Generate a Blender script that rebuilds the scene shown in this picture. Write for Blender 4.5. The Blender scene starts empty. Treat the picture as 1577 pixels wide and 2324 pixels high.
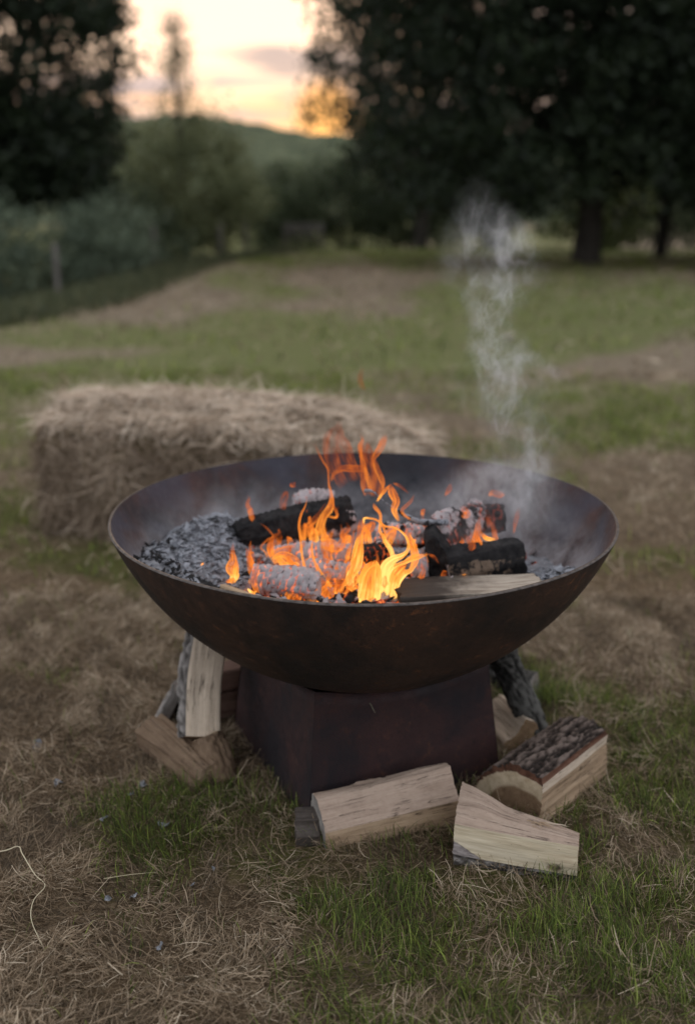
import bpy, math, random
import numpy as np
from mathutils import Vector, noise
random.seed(7)
rng = np.random.default_rng(7)
S = bpy.context.scene
COL = S.collection

# ------------------------------------------------------------------ camera
cam_d = bpy.data.cameras.new("camera")
cam = bpy.data.objects.new("camera", cam_d); COL.objects.link(cam)
CAM = Vector((-0.0099, -1.8798, 1.0156))
PITCH, YAW = 0.274, -0.0091
cam.location = CAM
cam.rotation_euler = (math.pi/2 - PITCH, 0, -YAW)
cam_d.sensor_fit = 'HORIZONTAL'; cam_d.sensor_width = 24.0
cam_d.lens = 2457.3/1577*24
cam_d.clip_start = 0.05; cam_d.clip_end = 3000
cam_d.dof.use_dof = True
cam_d.dof.focus_distance = 1.62
cam_d.dof.aperture_fstop = 2.1
cam_d.dof.aperture_blades = 0
S.camera = cam

# ------------------------------------------------------------------ view + render
S.view_settings.view_transform = 'Standard'
S.view_settings.look = 'None'
S.view_settings.exposure = 0.0
S.view_settings.gamma = 1.0
S.view_settings.use_curve_mapping = False
try:
    S.cycles.use_denoising = True
    S.cycles.max_bounces = 8; S.cycles.diffuse_bounces = 3; S.cycles.glossy_bounces = 2
    S.cycles.transparent_max_bounces = 32; S.cycles.volume_bounces = 1
    S.cycles.sample_clamp_indirect = 4.0
    S.cycles.volume_step_rate = 0.25
    S.cycles.volume_max_steps = 256
except Exception:
    pass

# ------------------------------------------------------------------ node helpers
class NT:
    def __init__(s, tree):
        s.t = tree; s.t.nodes.clear()
    def n(s, kind, **kw):
        o = s.t.nodes.new(kind)
        for k, v in kw.items():
            if k.startswith('i_'):
                key = k[2:]
                key = int(key) if key.isdigit() else key.replace('_', ' ')
                s.put(o.inputs[key], v)
            else: setattr(o, k, v)
        return o
    def put(s, sock, v):
        if isinstance(v, bpy.types.NodeSocket): s.t.links.new(v, sock)
        elif v is not None:
            if hasattr(sock.default_value, '__len__') and not hasattr(v, '__len__'): v = [v]*len(sock.default_value)
            if hasattr(v, '__len__') and len(sock.default_value) == 4 and len(v) == 3: v = (*v, 1)
            sock.default_value = v
    def math(s, op, a, b=None, c=None, clamp=False):
        o = s.t.nodes.new('ShaderNodeMath'); o.operation = op; o.use_clamp = clamp
        for i, v in enumerate((a, b, c)):
            if v is not None: s.put(o.inputs[i], v)
        return o.outputs[0]
    def vmath(s, op, a, b=None, out=0):
        o = s.t.nodes.new('ShaderNodeVectorMath'); o.operation = op
        s.put(o.inputs[0], a)
        if b is not None: s.put(o.inputs['Scale' if op == 'SCALE' else 1], b)
        return o.outputs[out]
    def noise(s, vec, scale, detail=4, rough=.55, dist=0, out=0):
        o = s.n('ShaderNodeTexNoise'); s.put(o.inputs['Vector'], vec)
        o.inputs['Scale'].default_value = scale; o.inputs['Detail'].default_value = detail
        o.inputs['Roughness'].default_value = rough; s.put(o.inputs['Distortion'], dist)
        return o.outputs[out]
    def ramp(s, f, stops, interp='LINEAR'):
        o = s.n('ShaderNodeValToRGB'); s.put(o.inputs[0], f); r = o.color_ramp; r.interpolation = interp
        while len(r.elements) > 1: r.elements.remove(r.elements[-1])
        for i, (p, c) in enumerate(stops):
            e = r.elements[0] if i == 0 else r.elements.new(p)
            e.position = p
            e.color = (c, c, c, 1) if not hasattr(c, '__len__') else (*c[:3], 1)
        return o.outputs[0]
    def mix(s, f, a, b, mode='MIX'):
        o = s.n('ShaderNodeMix', data_type='RGBA', blend_type=mode)
        s.put(o.inputs[0], f); s.put(o.inputs[6], a); s.put(o.inputs[7], b)
        return o.outputs[2]
    def mapping(s, vec, scale=(1, 1, 1), loc=(0, 0, 0)):
        return s.n('ShaderNodeMapping', i_Vector=vec, i_Scale=scale, i_Location=loc).outputs[0]
    def attr(s, name, out='Fac', kind='GEOMETRY'):
        return s.n('ShaderNodeAttribute', attribute_name=name, attribute_type=kind).outputs[out]
    def xyz(s, v):
        return s.n('ShaderNodeSeparateXYZ', i_0=v).outputs
    def comb(s, x, y, z):
        return s.n('ShaderNodeCombineXYZ', i_0=x, i_1=y, i_2=z).outputs[0]
    def bump(s, h, strength=.5, dist=.01):
        return s.n('ShaderNodeBump', i_Height=h, i_Strength=strength, i_Distance=dist).outputs[0]
    def maprange(s, v, a, b, c=0., d=1., smooth=False):
        o = s.n('ShaderNodeMapRange'); s.put(o.inputs[0], v)
        for i, q in enumerate((a, b, c, d)): s.put(o.inputs[1+i], q)
        if smooth: o.interpolation_type = 'SMOOTHSTEP'
        return o.outputs[0]

def material(name):
    m = bpy.data.materials.new(name); m.use_nodes = True
    t = NT(m.node_tree)
    out = t.n('ShaderNodeOutputMaterial')
    b = t.n('ShaderNodeBsdfPrincipled')
    b.inputs['Specular IOR Level'].default_value = 0.25
    t.t.links.new(b.outputs[0], out.inputs[0])
    return m, t, b, out
def setb(t, b, base=None, rough=None, metal=None, normal=None, spec=None, sub=None):
    if base is not None: t.put(b.inputs['Base Color'], base)
    if rough is not None: t.put(b.inputs['Roughness'], rough)
    if metal is not None: t.put(b.inputs['Metallic'], metal)
    if normal is not None: t.put(b.inputs['Normal'], normal)
    if spec is not None: t.put(b.inputs['Specular IOR Level'], spec)

# ------------------------------------------------------------------ world: dusk sky with banked clouds
SUN_EL, SUN_AZ = math.radians(4.0), math.radians(-1.0)      # azimuth measured from +Y towards +X
W = bpy.data.worlds.new("World"); S.world = W; W.use_nodes = True
w = NT(W.node_tree)
wo = w.n('ShaderNodeOutputWorld'); bg = w.n('ShaderNodeBackground')
w.t.links.new(bg.outputs[0], wo.inputs[0])
SKY_K = 0.10
bg.inputs[1].default_value = SKY_K
sky = w.n('ShaderNodeTexSky', sky_type='NISHITA'); sky.sun_disc = False
sky.sun_elevation = SUN_EL; sky.sun_rotation = SUN_AZ
sky.air_density = 1.0; sky.dust_density = 1.5; sky.ozone_density = 1.5
tc = w.n('ShaderNodeTexCoord').outputs['Generated']
dx, dy, dz = w.xyz(tc)
up = w.math('MAXIMUM', dz, 0.0)
glow = Vector((math.sin(SUN_AZ)*math.cos(SUN_EL), math.cos(SUN_AZ)*math.cos(SUN_EL), math.sin(SUN_EL)))
dotg = w.vmath('DOT_PRODUCT', tc, tuple(glow), out=1)
west = w.maprange(dotg, 0.55, 0.995, 0, 1, True)                 # 1 towards the sunset
# high thin overcast: cool overhead, warm cream in the west
n1 = w.noise(w.mapping(tc, (1.2, 1.2, 4)), 2.5, 5, .55)
high = w.mix(west, (12.0, 12.8, 14.0), (16, 12.0, 9.0))
high = w.mix(w.maprange(n1, .35, .7), high, w.mix(west, (15.5, 15.5, 15.8), (20, 12.8, 9.4)))
# low banks near the horizon: peach and lilac streaks
strk = w.noise(w.mapping(tc, (5, 5, 38)), 1.6, 5, .6, .35)
strk2 = w.noise(w.mapping(tc, (9, 9, 55), (3, 1, 2)), 1.3, 4, .6, .3)
lilac = w.mix(west, (2.6, 2.8, 3.5), (5.6, 4.8, 5.5))
peach = w.mix(west, (3.6, 3.0, 3.0), (11.2, 6.7, 4.3))
low = w.mix(w.maprange(strk, .42, .6, 0, 1, True), lilac, peach)
low = w.mix(w.math('MULTIPLY', w.maprange(strk2, .52, .66, 0, 1, True), west), low, (12.5, 8.4, 5.9))
edge = w.math('ADD', up, w.math('MULTIPLY', w.math('SUBTRACT', strk, .5), .09))
lowf = w.maprange(edge, .088, .122, 1, 0, True)
skyc = w.mix(lowf, high, low)
# dark lilac cloud bar
bar = w.math('MULTIPLY', w.maprange(w.math('ABSOLUTE', w.math('SUBTRACT', w.math('ADD', up, w.math('MULTIPLY', w.math('SUBTRACT', strk2, .5), .03)), .120)), .006, .018, 1, 0, True),
             w.maprange(w.math('ABSOLUTE', w.math('ADD', dx, w.math('ADD', .035, w.math('MULTIPLY', w.math('SUBTRACT', strk, .5), .18)))), .02, .085, 1, 0, True))
skyc = w.mix(bar, skyc, (4.9, 4.3, 4.9))
# hot spot just above the hill where the sun has gone down
hot = w.vmath('DOT_PRODUCT', tc, tuple(Vector((-.028, 1, .079)).normalized()), out=1)
skyc = w.mix(w.maprange(hot, (.9994), .99996, 0, .95, True), skyc, (15.5, 7.0, 2.1))
rside = w.math('MULTIPLY', w.maprange(dx, .03, .16, 0, 1, True), w.maprange(up, 0, .5, 1, 0))
skyc = w.mix(w.math('MULTIPLY', rside, .75), skyc, (7.2, 6.6, 7.4))
skyc = w.mix(0.88, sky.outputs[0], skyc)
w.put(bg.inputs[0], skyc)

sun_d = bpy.data.lights.new("sun", 'SUN'); sun_d.energy = 0.6; sun_d.angle = math.radians(12); sun_d.color = (1, .74, .5)
sun = bpy.data.objects.new("sun", sun_d); COL.objects.link(sun)
sun.rotation_euler = (-glow).to_track_quat('-Z', 'Y').to_euler()
sun.location = (0, 0, 8)

# ------------------------------------------------------------------ object helpers
def tag(o, label=None, cat=None, group=None, kind=None):
    if label: o['label'] = label
    if cat: o['category'] = cat
    if group: o['group'] = group
    if kind: o['kind'] = kind
    return o
def empty(name, loc, label, cat, group=None):
    e = bpy.data.objects.new(name, None); COL.objects.link(e); e.location = loc; e.empty_display_size = .05
    return tag(e, label, cat, group)
def mesh_obj(name, V, F, mat, parent=None, attrs=None, smooth=True, origin=None):
    """V (n,3) world coordinates; F int array (m,3|4) or list of mixed faces."""
    V = np.asarray(V, dtype=np.float32)
    org = Vector((0, 0, 0))
    if parent is not None:
        q = parent
        while q is not None: org += q.location; q = q.parent
    elif origin is not None: org = Vector(origin)
    V = V - np.array(org, dtype=np.float32)
    me = bpy.data.meshes.new(name)
    if isinstance(F, np.ndarray):
        m, k = F.shape
        me.vertices.add(len(V)); me.vertices.foreach_set('co', V.ravel())
        me.loops.add(m*k); me.loops.foreach_set('vertex_index', F.astype(np.int32).ravel())
        me.polygons.add(m); me.polygons.foreach_set('loop_start', np.arange(0, m*k, k, dtype=np.int32))
        me.update(calc_edges=True)
    else:
        me.from_pydata([tuple(v) for v in V], [], [tuple(f) for f in F]); me.update()
    if smooth: me.polygons.foreach_set('use_smooth', np.ones(len(me.polygons), dtype=bool))
    for k, a in (attrs or {}).items():
        a = np.asarray(a, dtype=np.float32)
        if a.ndim == 1: at = me.attributes.new(k, 'FLOAT', 'POINT'); at.data.foreach_set('value', a)
        else: at = me.attributes.new(k, 'FLOAT_VECTOR', 'POINT'); at.data.foreach_set('vector', a.ravel())
    for mm in (mat if isinstance(mat, (list, tuple)) else [mat]): me.materials.append(mm)
    me.validate()
    o = bpy.data.objects.new(name, me); COL.objects.link(o)
    if parent is not None: o.parent = parent
    elif origin is not None: o.location = org
    return o

def hash2(ix, iy, seed):
    h = np.sin(ix*127.1 + iy*311.7 + seed*74.7)*43758.5453
    return h - np.floor(h)
def vn(x, y, seed=0):
    ix, iy = np.floor(x), np.floor(y); fx, fy = x-ix, y-iy
    fx = fx*fx*(3-2*fx); fy = fy*fy*(3-2*fy)
    a, b = hash2(ix, iy, seed), hash2(ix+1, iy, seed); c, d = hash2(ix, iy+1, seed), hash2(ix+1, iy+1, seed)
    return (a*(1-fx)+b*fx)*(1-fy) + (c*(1-fx)+d*fx)*fy
def fbm(x, y, seed=0, o=4):
    s = 0; a = .5
    for i in range(o): s = s + a*vn(x, y, seed+i*13); x = x*2.03+5.2; y = y*2.03+1.7; a *= .5
    return s/(1-.5**o)
def sst(a, b, x):
    t = np.clip((x-a)/(b-a), 0, 1); return t*t*(3-2*t)

# ------------------------------------------------------------------ terrain
def ground_h(x, y):
    x = np.asarray(x, float); y = np.asarray(y, float)
    near = .026*(fbm(x*6, y*6, 3, 3)-.5)
    mid = .10*(fbm(x*.35, y*.35, 9, 3)-.5)*sst(3, 8, y)
    e = np.interp(y, [0, 5, 7.6, 8.5, 10.1, 13.8, 20.5, 24, 40], [-6, -4.2, -3.1, -2.6, -2.33, -2.27, -2.15, -1.2, 3])
    bank = -.50*sst(0, 3.5, e-x)*sst(4, 8, y)*sst(60, 30, y)
    bowl = -.25*sst(26, 34, y)
    hill = 30*sst(60, 150, y)*(.72+.28*sst(-60, -5, -x*.6))
    return near+mid+bank+bowl+hill*0
# greenness painted by growth: patches of live grass between mown hay
GREEN = [(-.30,-.22,.17,.13,1.0),(-.10,-.34,.12,.10,.9),(.05,-.46,.16,.08,.7),(.29,-.60,.30,.14,1.1),(.42,-.50,.25,.12,.9),(.19,-.42,.18,.06,.8),(.45,-.75,.4,.16,1.1),
         (.49,.18,.13,.22,.5),(.54,-.10,.14,.2,.42),(.43,.33,.12,.15,.8),(.62,-.3,.16,.2,.42),(-.45,-.2,.1,.08,.5),
         (-1.25,1.8,.25,.3,1.0),(-1.4,4.5,1.5,.45,1.0),(.1,6.6,2.2,1.2,.9),(.95,3.3,.7,.6,.7),(1.6,3.3,.7,.5,.6),(-2.0,5.2,1.2,.4,.6),(.95,1.25,.2,.25,.6),(-.8,1.1,.2,.15,.4),
         (1.5,8.5,3,.8,.6),(-.8,9.0,1.2,.8,.55),(2.0,12,5,2,.45),(-1.6,23,3,3.5,.9),(2,23,6,2,.8)]
BROWN = [(-.5,-.65,.35,.2,.8),(-.62,.05,.2,.3,.7),(.03,-.68,.12,.06,.6),(1.3,4.7,2.2,.6,.5),(-1.2,6.1,1.3,.35,.8),(-2.0,11,.7,3.5,.45),(-.6,15,2.4,2.5,.25),(.85,.8,.3,.3,.6)]
def green_f(x, y):
    g = .26 + .24*sst(2.5, 6, y) + 1.7*(fbm(x*3/(1+.3*np.maximum(y, 0)), y*3.2/(1+.22*np.maximum(y, 0)), 21, 4)-.5)
    for a, b, c, d, k in GREEN: g = g + k*.62*np.exp(-((x-a)/c)**2-((y-b)/d)**2)
    for a, b, c, d, k in BROWN: g = g - k*.5*np.exp(-((x-a)/c)**2-((y-b)/d)**2)
    e = np.interp(y, [0, 5, 7.6, 8.5, 10.1, 13.8, 20.5, 24, 40], [-6, -4.2, -3.1, -2.6, -2.33, -2.27, -2.15, -1.2, 3])
    g = g + .45*sst(.2, 1.5, e-x)*sst(5, 8, y)
    return np.clip(g, 0, 1)

def make_ground():
    ys = np.concatenate([np.linspace(-6, -1.6, 18), np.linspace(-1.5, 2.2, 180), 2.2+np.cumsum(np.linspace(.025, .5, 110)), 32+np.cumsum(np.linspace(1.5, 30, 60))])
    us = np.sinh(np.linspace(-3.4, 3.4, 241))/math.sinh(3.4)
    X = []; 
    half = np.interp(ys, [-6, -1, 2, 10, 40, 1000], [14, 12, 16, 40, 160, 1500])
    XX = us[None, :]*half[:, None]*1.0; YY = np.repeat(ys[:, None], len(us), 1)
    ZZ = ground_h(XX, YY)
    V = np.stack([XX, YY, ZZ], -1).reshape(-1, 3)
    ny, nx = XX.shape
    i = np.arange((ny-1)*(nx-1)); r, c = i//(nx-1), i % (nx-1); a = r*nx+c
    F = np.stack([a, a+1, a+nx+1, a+nx], 1)
    m, t, b, out = material('ground_turf')
    P = t.n('ShaderNodeNewGeometry').outputs['Position']
    g = t.attr('green')
    f1 = t.noise(P, 90, 5, .7); f2 = t.noise(P, 9, 4, .6)
    br = t.ramp(f1, [(.25, (.075, .058, .042)), (.5, (.195, .157, .112)), (.75, (.35, .29, .21))])
    br2 = t.mix(t.maprange(f2, .35, .65, 0, .5), br, (.13, .095, .062))
    gr = t.ramp(f1, [(.25, (.05, .054, .022)), (.5, (.12, .128, .05)), (.8, (.21, .22, .085))])
    f3 = t.math('ADD', g, t.math('MULTIPLY', t.math('SUBTRACT', t.noise(P, 22, 4, .7), .5), .9))
    colr = t.mix(t.maprange(f3, .35, .75, 0, 1, True), br2, gr)
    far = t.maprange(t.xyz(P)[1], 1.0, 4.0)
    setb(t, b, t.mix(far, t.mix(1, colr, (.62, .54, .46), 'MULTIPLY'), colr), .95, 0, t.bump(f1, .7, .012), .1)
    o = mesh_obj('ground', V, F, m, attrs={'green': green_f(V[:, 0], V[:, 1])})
    tag(o, 'mown pasture sloping gently away with hay stubble and green turf', kind='structure')
make_ground()

# ------------------------------------------------------------------ grass blades
def blades(P, az, lean, curl, azc, L, Wd, segs=3, tip=.15):
    n = len(P); C = [P]; pos = P.copy(); azk = az.copy(); th = lean.copy()
    st = (L/segs)
    for k in range(segs):
        d = np.stack([np.sin(th)*np.sin(azk), np.sin(th)*np.cos(azk), np.cos(th)], 1)
        pos = pos + d*st[:, None]; C.append(pos)
        th = th+curl/segs; azk = azk+azc/segs
    C = np.stack(C, 1)                                     # n, segs+1, 3
    wa = az+math.pi/2+rng.normal(0, .5, n)
    Wv = np.stack([np.sin(wa), np.cos(wa), rng.normal(0, .35, n)], 1)
    ws = np.linspace(1, tip, segs+1)
    off = Wv[:, None, :]*(Wd[:, None]*ws[None, :]*.5)[:, :, None]
    V = np.stack([C-off, C+off], 2).reshape(-1, 3)          # n*(segs+1)*2
    base = (np.arange(n)*(segs+1)*2)[:, None]
    k = np.arange(segs)[None, :]*2
    a = (base+k)
    F = np.stack([a, a+1, a+3, a+2], -1).reshape(-1, 4)
    hgt = np.repeat(np.linspace(0, 1, segs+1)[None, :], n, 0)
    return V, F, hgt
def grass_mat(name, ramp, trans=.35, dark=.6):
    m, t, b, out = material(name)
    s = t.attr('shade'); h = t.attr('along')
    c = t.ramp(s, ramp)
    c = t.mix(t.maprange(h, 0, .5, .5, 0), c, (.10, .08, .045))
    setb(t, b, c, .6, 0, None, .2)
    tr = t.n('ShaderNodeBsdfTranslucent', i_Color=c)
    mx = t.n('ShaderNodeMixShader', i_0=trans, i_1=b.outputs[0], i_2=tr.outputs[0])
    t.t.links.new(mx.outputs[0], out.inputs[0])
    return m
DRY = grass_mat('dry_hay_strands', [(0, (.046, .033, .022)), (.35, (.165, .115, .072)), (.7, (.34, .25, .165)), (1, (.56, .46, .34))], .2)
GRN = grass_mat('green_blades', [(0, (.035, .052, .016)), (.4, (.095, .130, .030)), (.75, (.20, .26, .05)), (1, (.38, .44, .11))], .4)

def wedge_pts(n, y0, y1, power=1.0, margin=1.35):
    """points spread over the ground strip between y0 and y1, wider further away; denser near."""
    out = []
    while sum(len(a) for a in out) < n:
        y = y0+(y1-y0)*rng.random(n*2)**power
        half = (y+1.88)*.33*margin+.10
        hm = (y1+1.88)*.33*margin+.10
        x = rng.uniform(-1, 1, n*2)*hm
        k = np.abs(x) < half
        out.append(np.stack([x[k], y[k]], 1))
    return np.concatenate(out)[:n]
BASE_C = (0.0, 0.02); BASE_ROT = .447
def clear_of_base(p):
    x, y = p[:, 0]-BASE_C[0], p[:, 1]-BASE_C[1]
    c, s = math.cos(BASE_ROT), math.sin(BASE_ROT)
    u, v = x*c+y*s, -x*s+y*c
    return ~((np.abs(u) < .188) & (np.abs(v) < .188))
def add_grass(name, label, mat, specs, kind='stuff'):
    VV, FF, HH, SS = [], [], [], []; off = 0
    for V, F, H, sh in specs:
        VV.append(V); FF.append(F+off); off += len(V)
        HH.append(np.repeat(H[:, :, None], 2, 2).ravel()); SS.append(np.repeat(sh, H.shape[1]*2))
    o = mesh_obj(name, np.concatenate(VV), np.concatenate(FF), mat, attrs={'along': np.concatenate(HH), 'shade': np.concatenate(SS)}, smooth=False)
    tag(o, label, 'grass', kind=kind); return o

def dry_layer(n, y0, y1, power, Lr, Wr, lift, keep_green=.50, margin=1.35):
    p = wedge_pts(n, y0, y1, power, margin); p = p[clear_of_base(p)]
    g = green_f(p[:, 0], p[:, 1])
    p = p[rng.random(len(p)) < np.clip(1.15-g, keep_green, 1)]
    n = len(p)
    z = ground_h(p[:, 0], p[:, 1])
    sc = 1/(1+.25*np.maximum(p[:, 1], 0))
    clump = fbm(p[:, 0]*16*sc, p[:, 1]*16*sc, 40, 3)
    zz = z+np.maximum(0, clump-.38)*lift*rng.random(n)
    az = 6.28*2*fbm(p[:, 0]*6*sc, p[:, 1]*6*sc, 50, 2)+rng.normal(0, 1.1, n)
    lean = np.radians(rng.normal(72, 16, n)); lean = np.clip(lean, .2, 1.68)
    P = np.stack([p[:, 0], p[:, 1], zz], 1)
    L = rng.uniform(*Lr, n)*(.45+.75*rng.random(n)**2); Wd = rng.uniform(*Wr, n)
    V, F, H = blades(P, az, lean, rng.normal(.25, .55, n), rng.normal(0, .9, n), L, Wd, 3, .45)
    # nothing dives below the soil
    gz = ground_h(V[:, 0], V[:, 1]); V[:, 2] = np.maximum(V[:, 2], gz+.0005)
    sh = np.clip(-.02+.95*clump+rng.normal(0, .23, n)+.10*sst(.3, 2, p[:, 1]), 0, 1)
    return V, F, H, sh
def green_layer(n, y0, y1, power, Lr, Wr, thr=.25, margin=1.35, lean_s=24):
    p = wedge_pts(n, y0, y1, power, margin); p = p[clear_of_base(p)]
    g = green_f(p[:, 0], p[:, 1])
    sc = 1/(1+.25*np.maximum(p[:, 1], 0))
    cl = fbm(p[:, 0]*13*sc, p[:, 1]*13*sc, 60, 3)
    p = p[rng.random(len(p)) < np.clip((g-thr)*1.25, 0.02, .85)*np.clip((cl-.36)*4, 0.06, 1)]
    n = len(p)
    cl = fbm(p[:, 0]*13, p[:, 1]*13, 60, 3)
    z = ground_h(p[:, 0], p[:, 1])
    P = np.stack([p[:, 0], p[:, 1], z], 1)
    az = 6.28*fbm(p[:, 0]*9, p[:, 1]*9, 70, 2)*1.5+rng.normal(0, 1.3, n)
    lean = np.radians(np.abs(rng.normal(0, lean_s, n)))
    L = rng.uniform(*Lr, n)*(.45+.8*cl); Wd = rng.uniform(*Wr, n)
    V, F, H = blades(P, az, lean, np.abs(rng.normal(.7, .5, n)), rng.normal(0, .4, n), L, Wd, 3, .12)
    gz = ground_h(V[:, 0], V[:, 1]); V[:, 2] = np.maximum(V[:, 2], gz+.0005)
    sh = np.clip(rng.normal(.45, .27, n)+.25*(fbm(p[:, 0]*3, p[:, 1]*3, 80, 2)-.5)+.15*sst(.2, 1.0, p[:, 1]), 0, 1)
    return V, F, H, sh

add_grass('hay_stubble', 'dry brown mown hay matted over the ground round the fire bowl', DRY, [
    dry_layer(215000, -1.05, .9, 1.0, (.018, .055), (.0008, .0019), .05),
    dry_layer(60000, .8, 5.0, .9, (.03, .08), (.0022, .0045), .07),
    dry_layer(45000, 4.5, 24, .75, (.05, .14), (.008, .02), .10, margin=1.3)])
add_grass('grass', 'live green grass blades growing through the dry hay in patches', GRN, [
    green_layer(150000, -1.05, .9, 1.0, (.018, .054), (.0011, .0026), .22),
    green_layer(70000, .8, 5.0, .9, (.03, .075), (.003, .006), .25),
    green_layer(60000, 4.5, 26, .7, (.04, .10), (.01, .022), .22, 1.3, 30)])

def bank_grass():
    n = 26000
    y = rng.uniform(6.5, 26, n); e = np.interp(y, [0, 5, 7.6, 8.5, 10.1, 13.8, 20.5, 24, 40], [-6, -4.2, -3.1, -2.6, -2.33, -2.27, -2.15, -1.2, 3])
    x = e-.15-np.abs(rng.normal(0, 1.6, n))-.3*rng.random(n)
    P = np.stack([x, y, ground_h(x, y)], 1)
    L = rng.uniform(.10, .30, n)*np.clip((e-x)/.9, .3, 1)
    V, F, H = blades(P, rng.uniform(0, 6.28, n), np.radians(np.abs(rng.normal(0, 22, n))), rng.uniform(.2, 1.2, n), rng.normal(0, .3, n), L, rng.uniform(.014, .03, n), 3, .15)
    ROUGH = grass_mat('rough_bank_grass', [(0, (.035, .045, .024)), (.6, (.09, .10, .05)), (1, (.20, .18, .10))], .3)
    add_grass('long_grass', 'long dull unmown grass on the bank below the field edge', ROUGH, [(V, F, H, np.clip(rng.normal(.45, .25, n), 0, 1))])
bank_grass()
# ------------------------------------------------------------------ fire bowl
RS, ZC, RR = .4875, .6695, .45
def sph_z(r): return ZC-math.sqrt(RS*RS-r*r)
bowl = empty('fire_bowl', (0, 0, 0), 'large rusty steel fire bowl on a square tapered pedestal, filled with burning logs', 'fire pit')

def rust_mat(name, dark, brown, orange, inner=False):
    m, t, b, out = material(name)
    P = t.n('ShaderNodeNewGeometry').outputs['Position']
    a = t.noise(P, 7, 6, .65, .4); c = t.noise(P, 55, 5, .7); d = t.noise(P, 260, 3, .8); s = t.noise(t.mapping(P, (18, 18, 2)), 1.6, 4, .6)
    col = t.mix(t.maprange(a, .35, .68, 0, 1, True), dark, brown)
    col = t.mix(t.math('MULTIPLY', t.maprange(c, .55, .72), t.maprange(a, .4, .6)), col, orange)
    col = t.mix(t.maprange(s, .5, .75, 0, .55), col, brown)
    col = t.mix(t.maprange(d, .56, .66, 0, .75), col, (.010, .008, .008))
    if inner:
        z = t.xyz(P)[2]
        ash = t.math('MULTIPLY', t.maprange(z, .37, .47, 1, .0, True), t.maprange(t.noise(P, 14, 5, .7), .32, .62))
        tint = t.noise(P, 5, 3, .5, .6)
        col = t.mix(t.maprange(tint, .42, .62, 0, .75, True), col, (.045, .045, .062))
        back_dark = t.math('MULTIPLY', t.maprange(t.math('ABSOLUTE', t.math('SUBTRACT', t.xyz(P)[0], .06)), .04, .18, 1, 0, True), t.maprange(t.xyz(P)[1], .05, .25, 0, .85))
        col = t.mix(back_dark, col, (.012, .013, .018))  # back wall turned darker and bluer around the middle
        col = t.mix(ash, col, (.20, .19, .20))
    h = t.math('ADD', t.math('MULTIPLY', c, .6), t.math('MULTIPLY', d, .5))
    setb(t, b, col, t.maprange(c, .3, .7, .55, .85), .15, t.bump(h, .35, .0015), .35)
    return m
OUTER = rust_mat('rusted_outer_steel', (.020, .0155, .0135), (.058, .031, .021), (.16, .065, .028))
INNER = rust_mat('heat_tinted_inner_steel', (.022, .017, .020), (.068, .031, .026), (.12, .055, .038), True)
BASEM = rust_mat('rusted_pedestal_steel', (.015, .012, .015), (.044, .020, .019), (.085, .036, .024))
def edge_mat():
    m, t, b, out = material('bare_rim_edge')
    P = t.n('ShaderNodeNewGeometry').outputs['Position']
    setb(t, b, t.ramp(t.noise(P, 90, 3), [(.3, (.035, .03, .028)), (.7, (.12, .10, .09))]), .5, .6, None, .4)
    return m
def lathe(prof, nseg, wob=None):
    V = []; F = []
    for j, (r, z) in enumerate(prof):
        for i in range(nseg):
            a = 2*math.pi*i/nseg
            rr, zz = (wob(a, r, z) if wob else (r, z))
            V.append((rr*math.cos(a), rr*math.sin(a), zz))
    for j in range(len(prof)-1):
        for i in range(nseg):
            k = (i+1) % nseg
            F.append((j*nseg+i, j*nseg+k, (j+1)*nseg+k, (j+1)*nseg+i))
    return V, F
def wob(a, r, z):
    k = (r/RR)**3
    return r*(1+.0016*k*math.sin(3*a+.7)+.001*k*math.sin(7*a)), z+k*(.0045+.0095*math.sin(a)*r/RR)+.0012*k*math.sin(2*a+1.1)+.0007*k*math.sin(5*a)
PM = math.asin(RR/RS)
N = 56
prof_o = [(RS*math.sin(PM*i/N), ZC-RS*math.cos(PM*i/N)) for i in range(1, N+1)]
Vo, Fo = lathe([(0.0005, ZC-RS)]+prof_o, 192, wob)
mesh_obj('outer_shell', Vo, [f for f in Fo], OUTER, bowl)
TH = .0048
prof_i = [((RS-TH)*math.sin(PM*i/N), ZC-(RS-TH)*math.cos(PM*i/N)) for i in range(1, N+1)]
Vi, Fi = lathe([(0.0005, ZC-RS+TH)]+prof_i, 192, wob)
mesh_obj('inner_shell', Vi, [f[::-1] for f in Fi], INNER, bowl)
re_o, re_i = prof_o[-1], prof_i[-1]
Ve, Fe = lathe([re_o, (re_o[0]+.0004, re_o[1]+.0012), ((re_o[0]+re_i[0])/2, re_o[1]+.0022), (re_i[0]-.0002, re_i[1]+.0012), re_i], 192, wob)
mesh_obj('rim_edge', Ve, Fe, edge_mat(), bowl)

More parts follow.
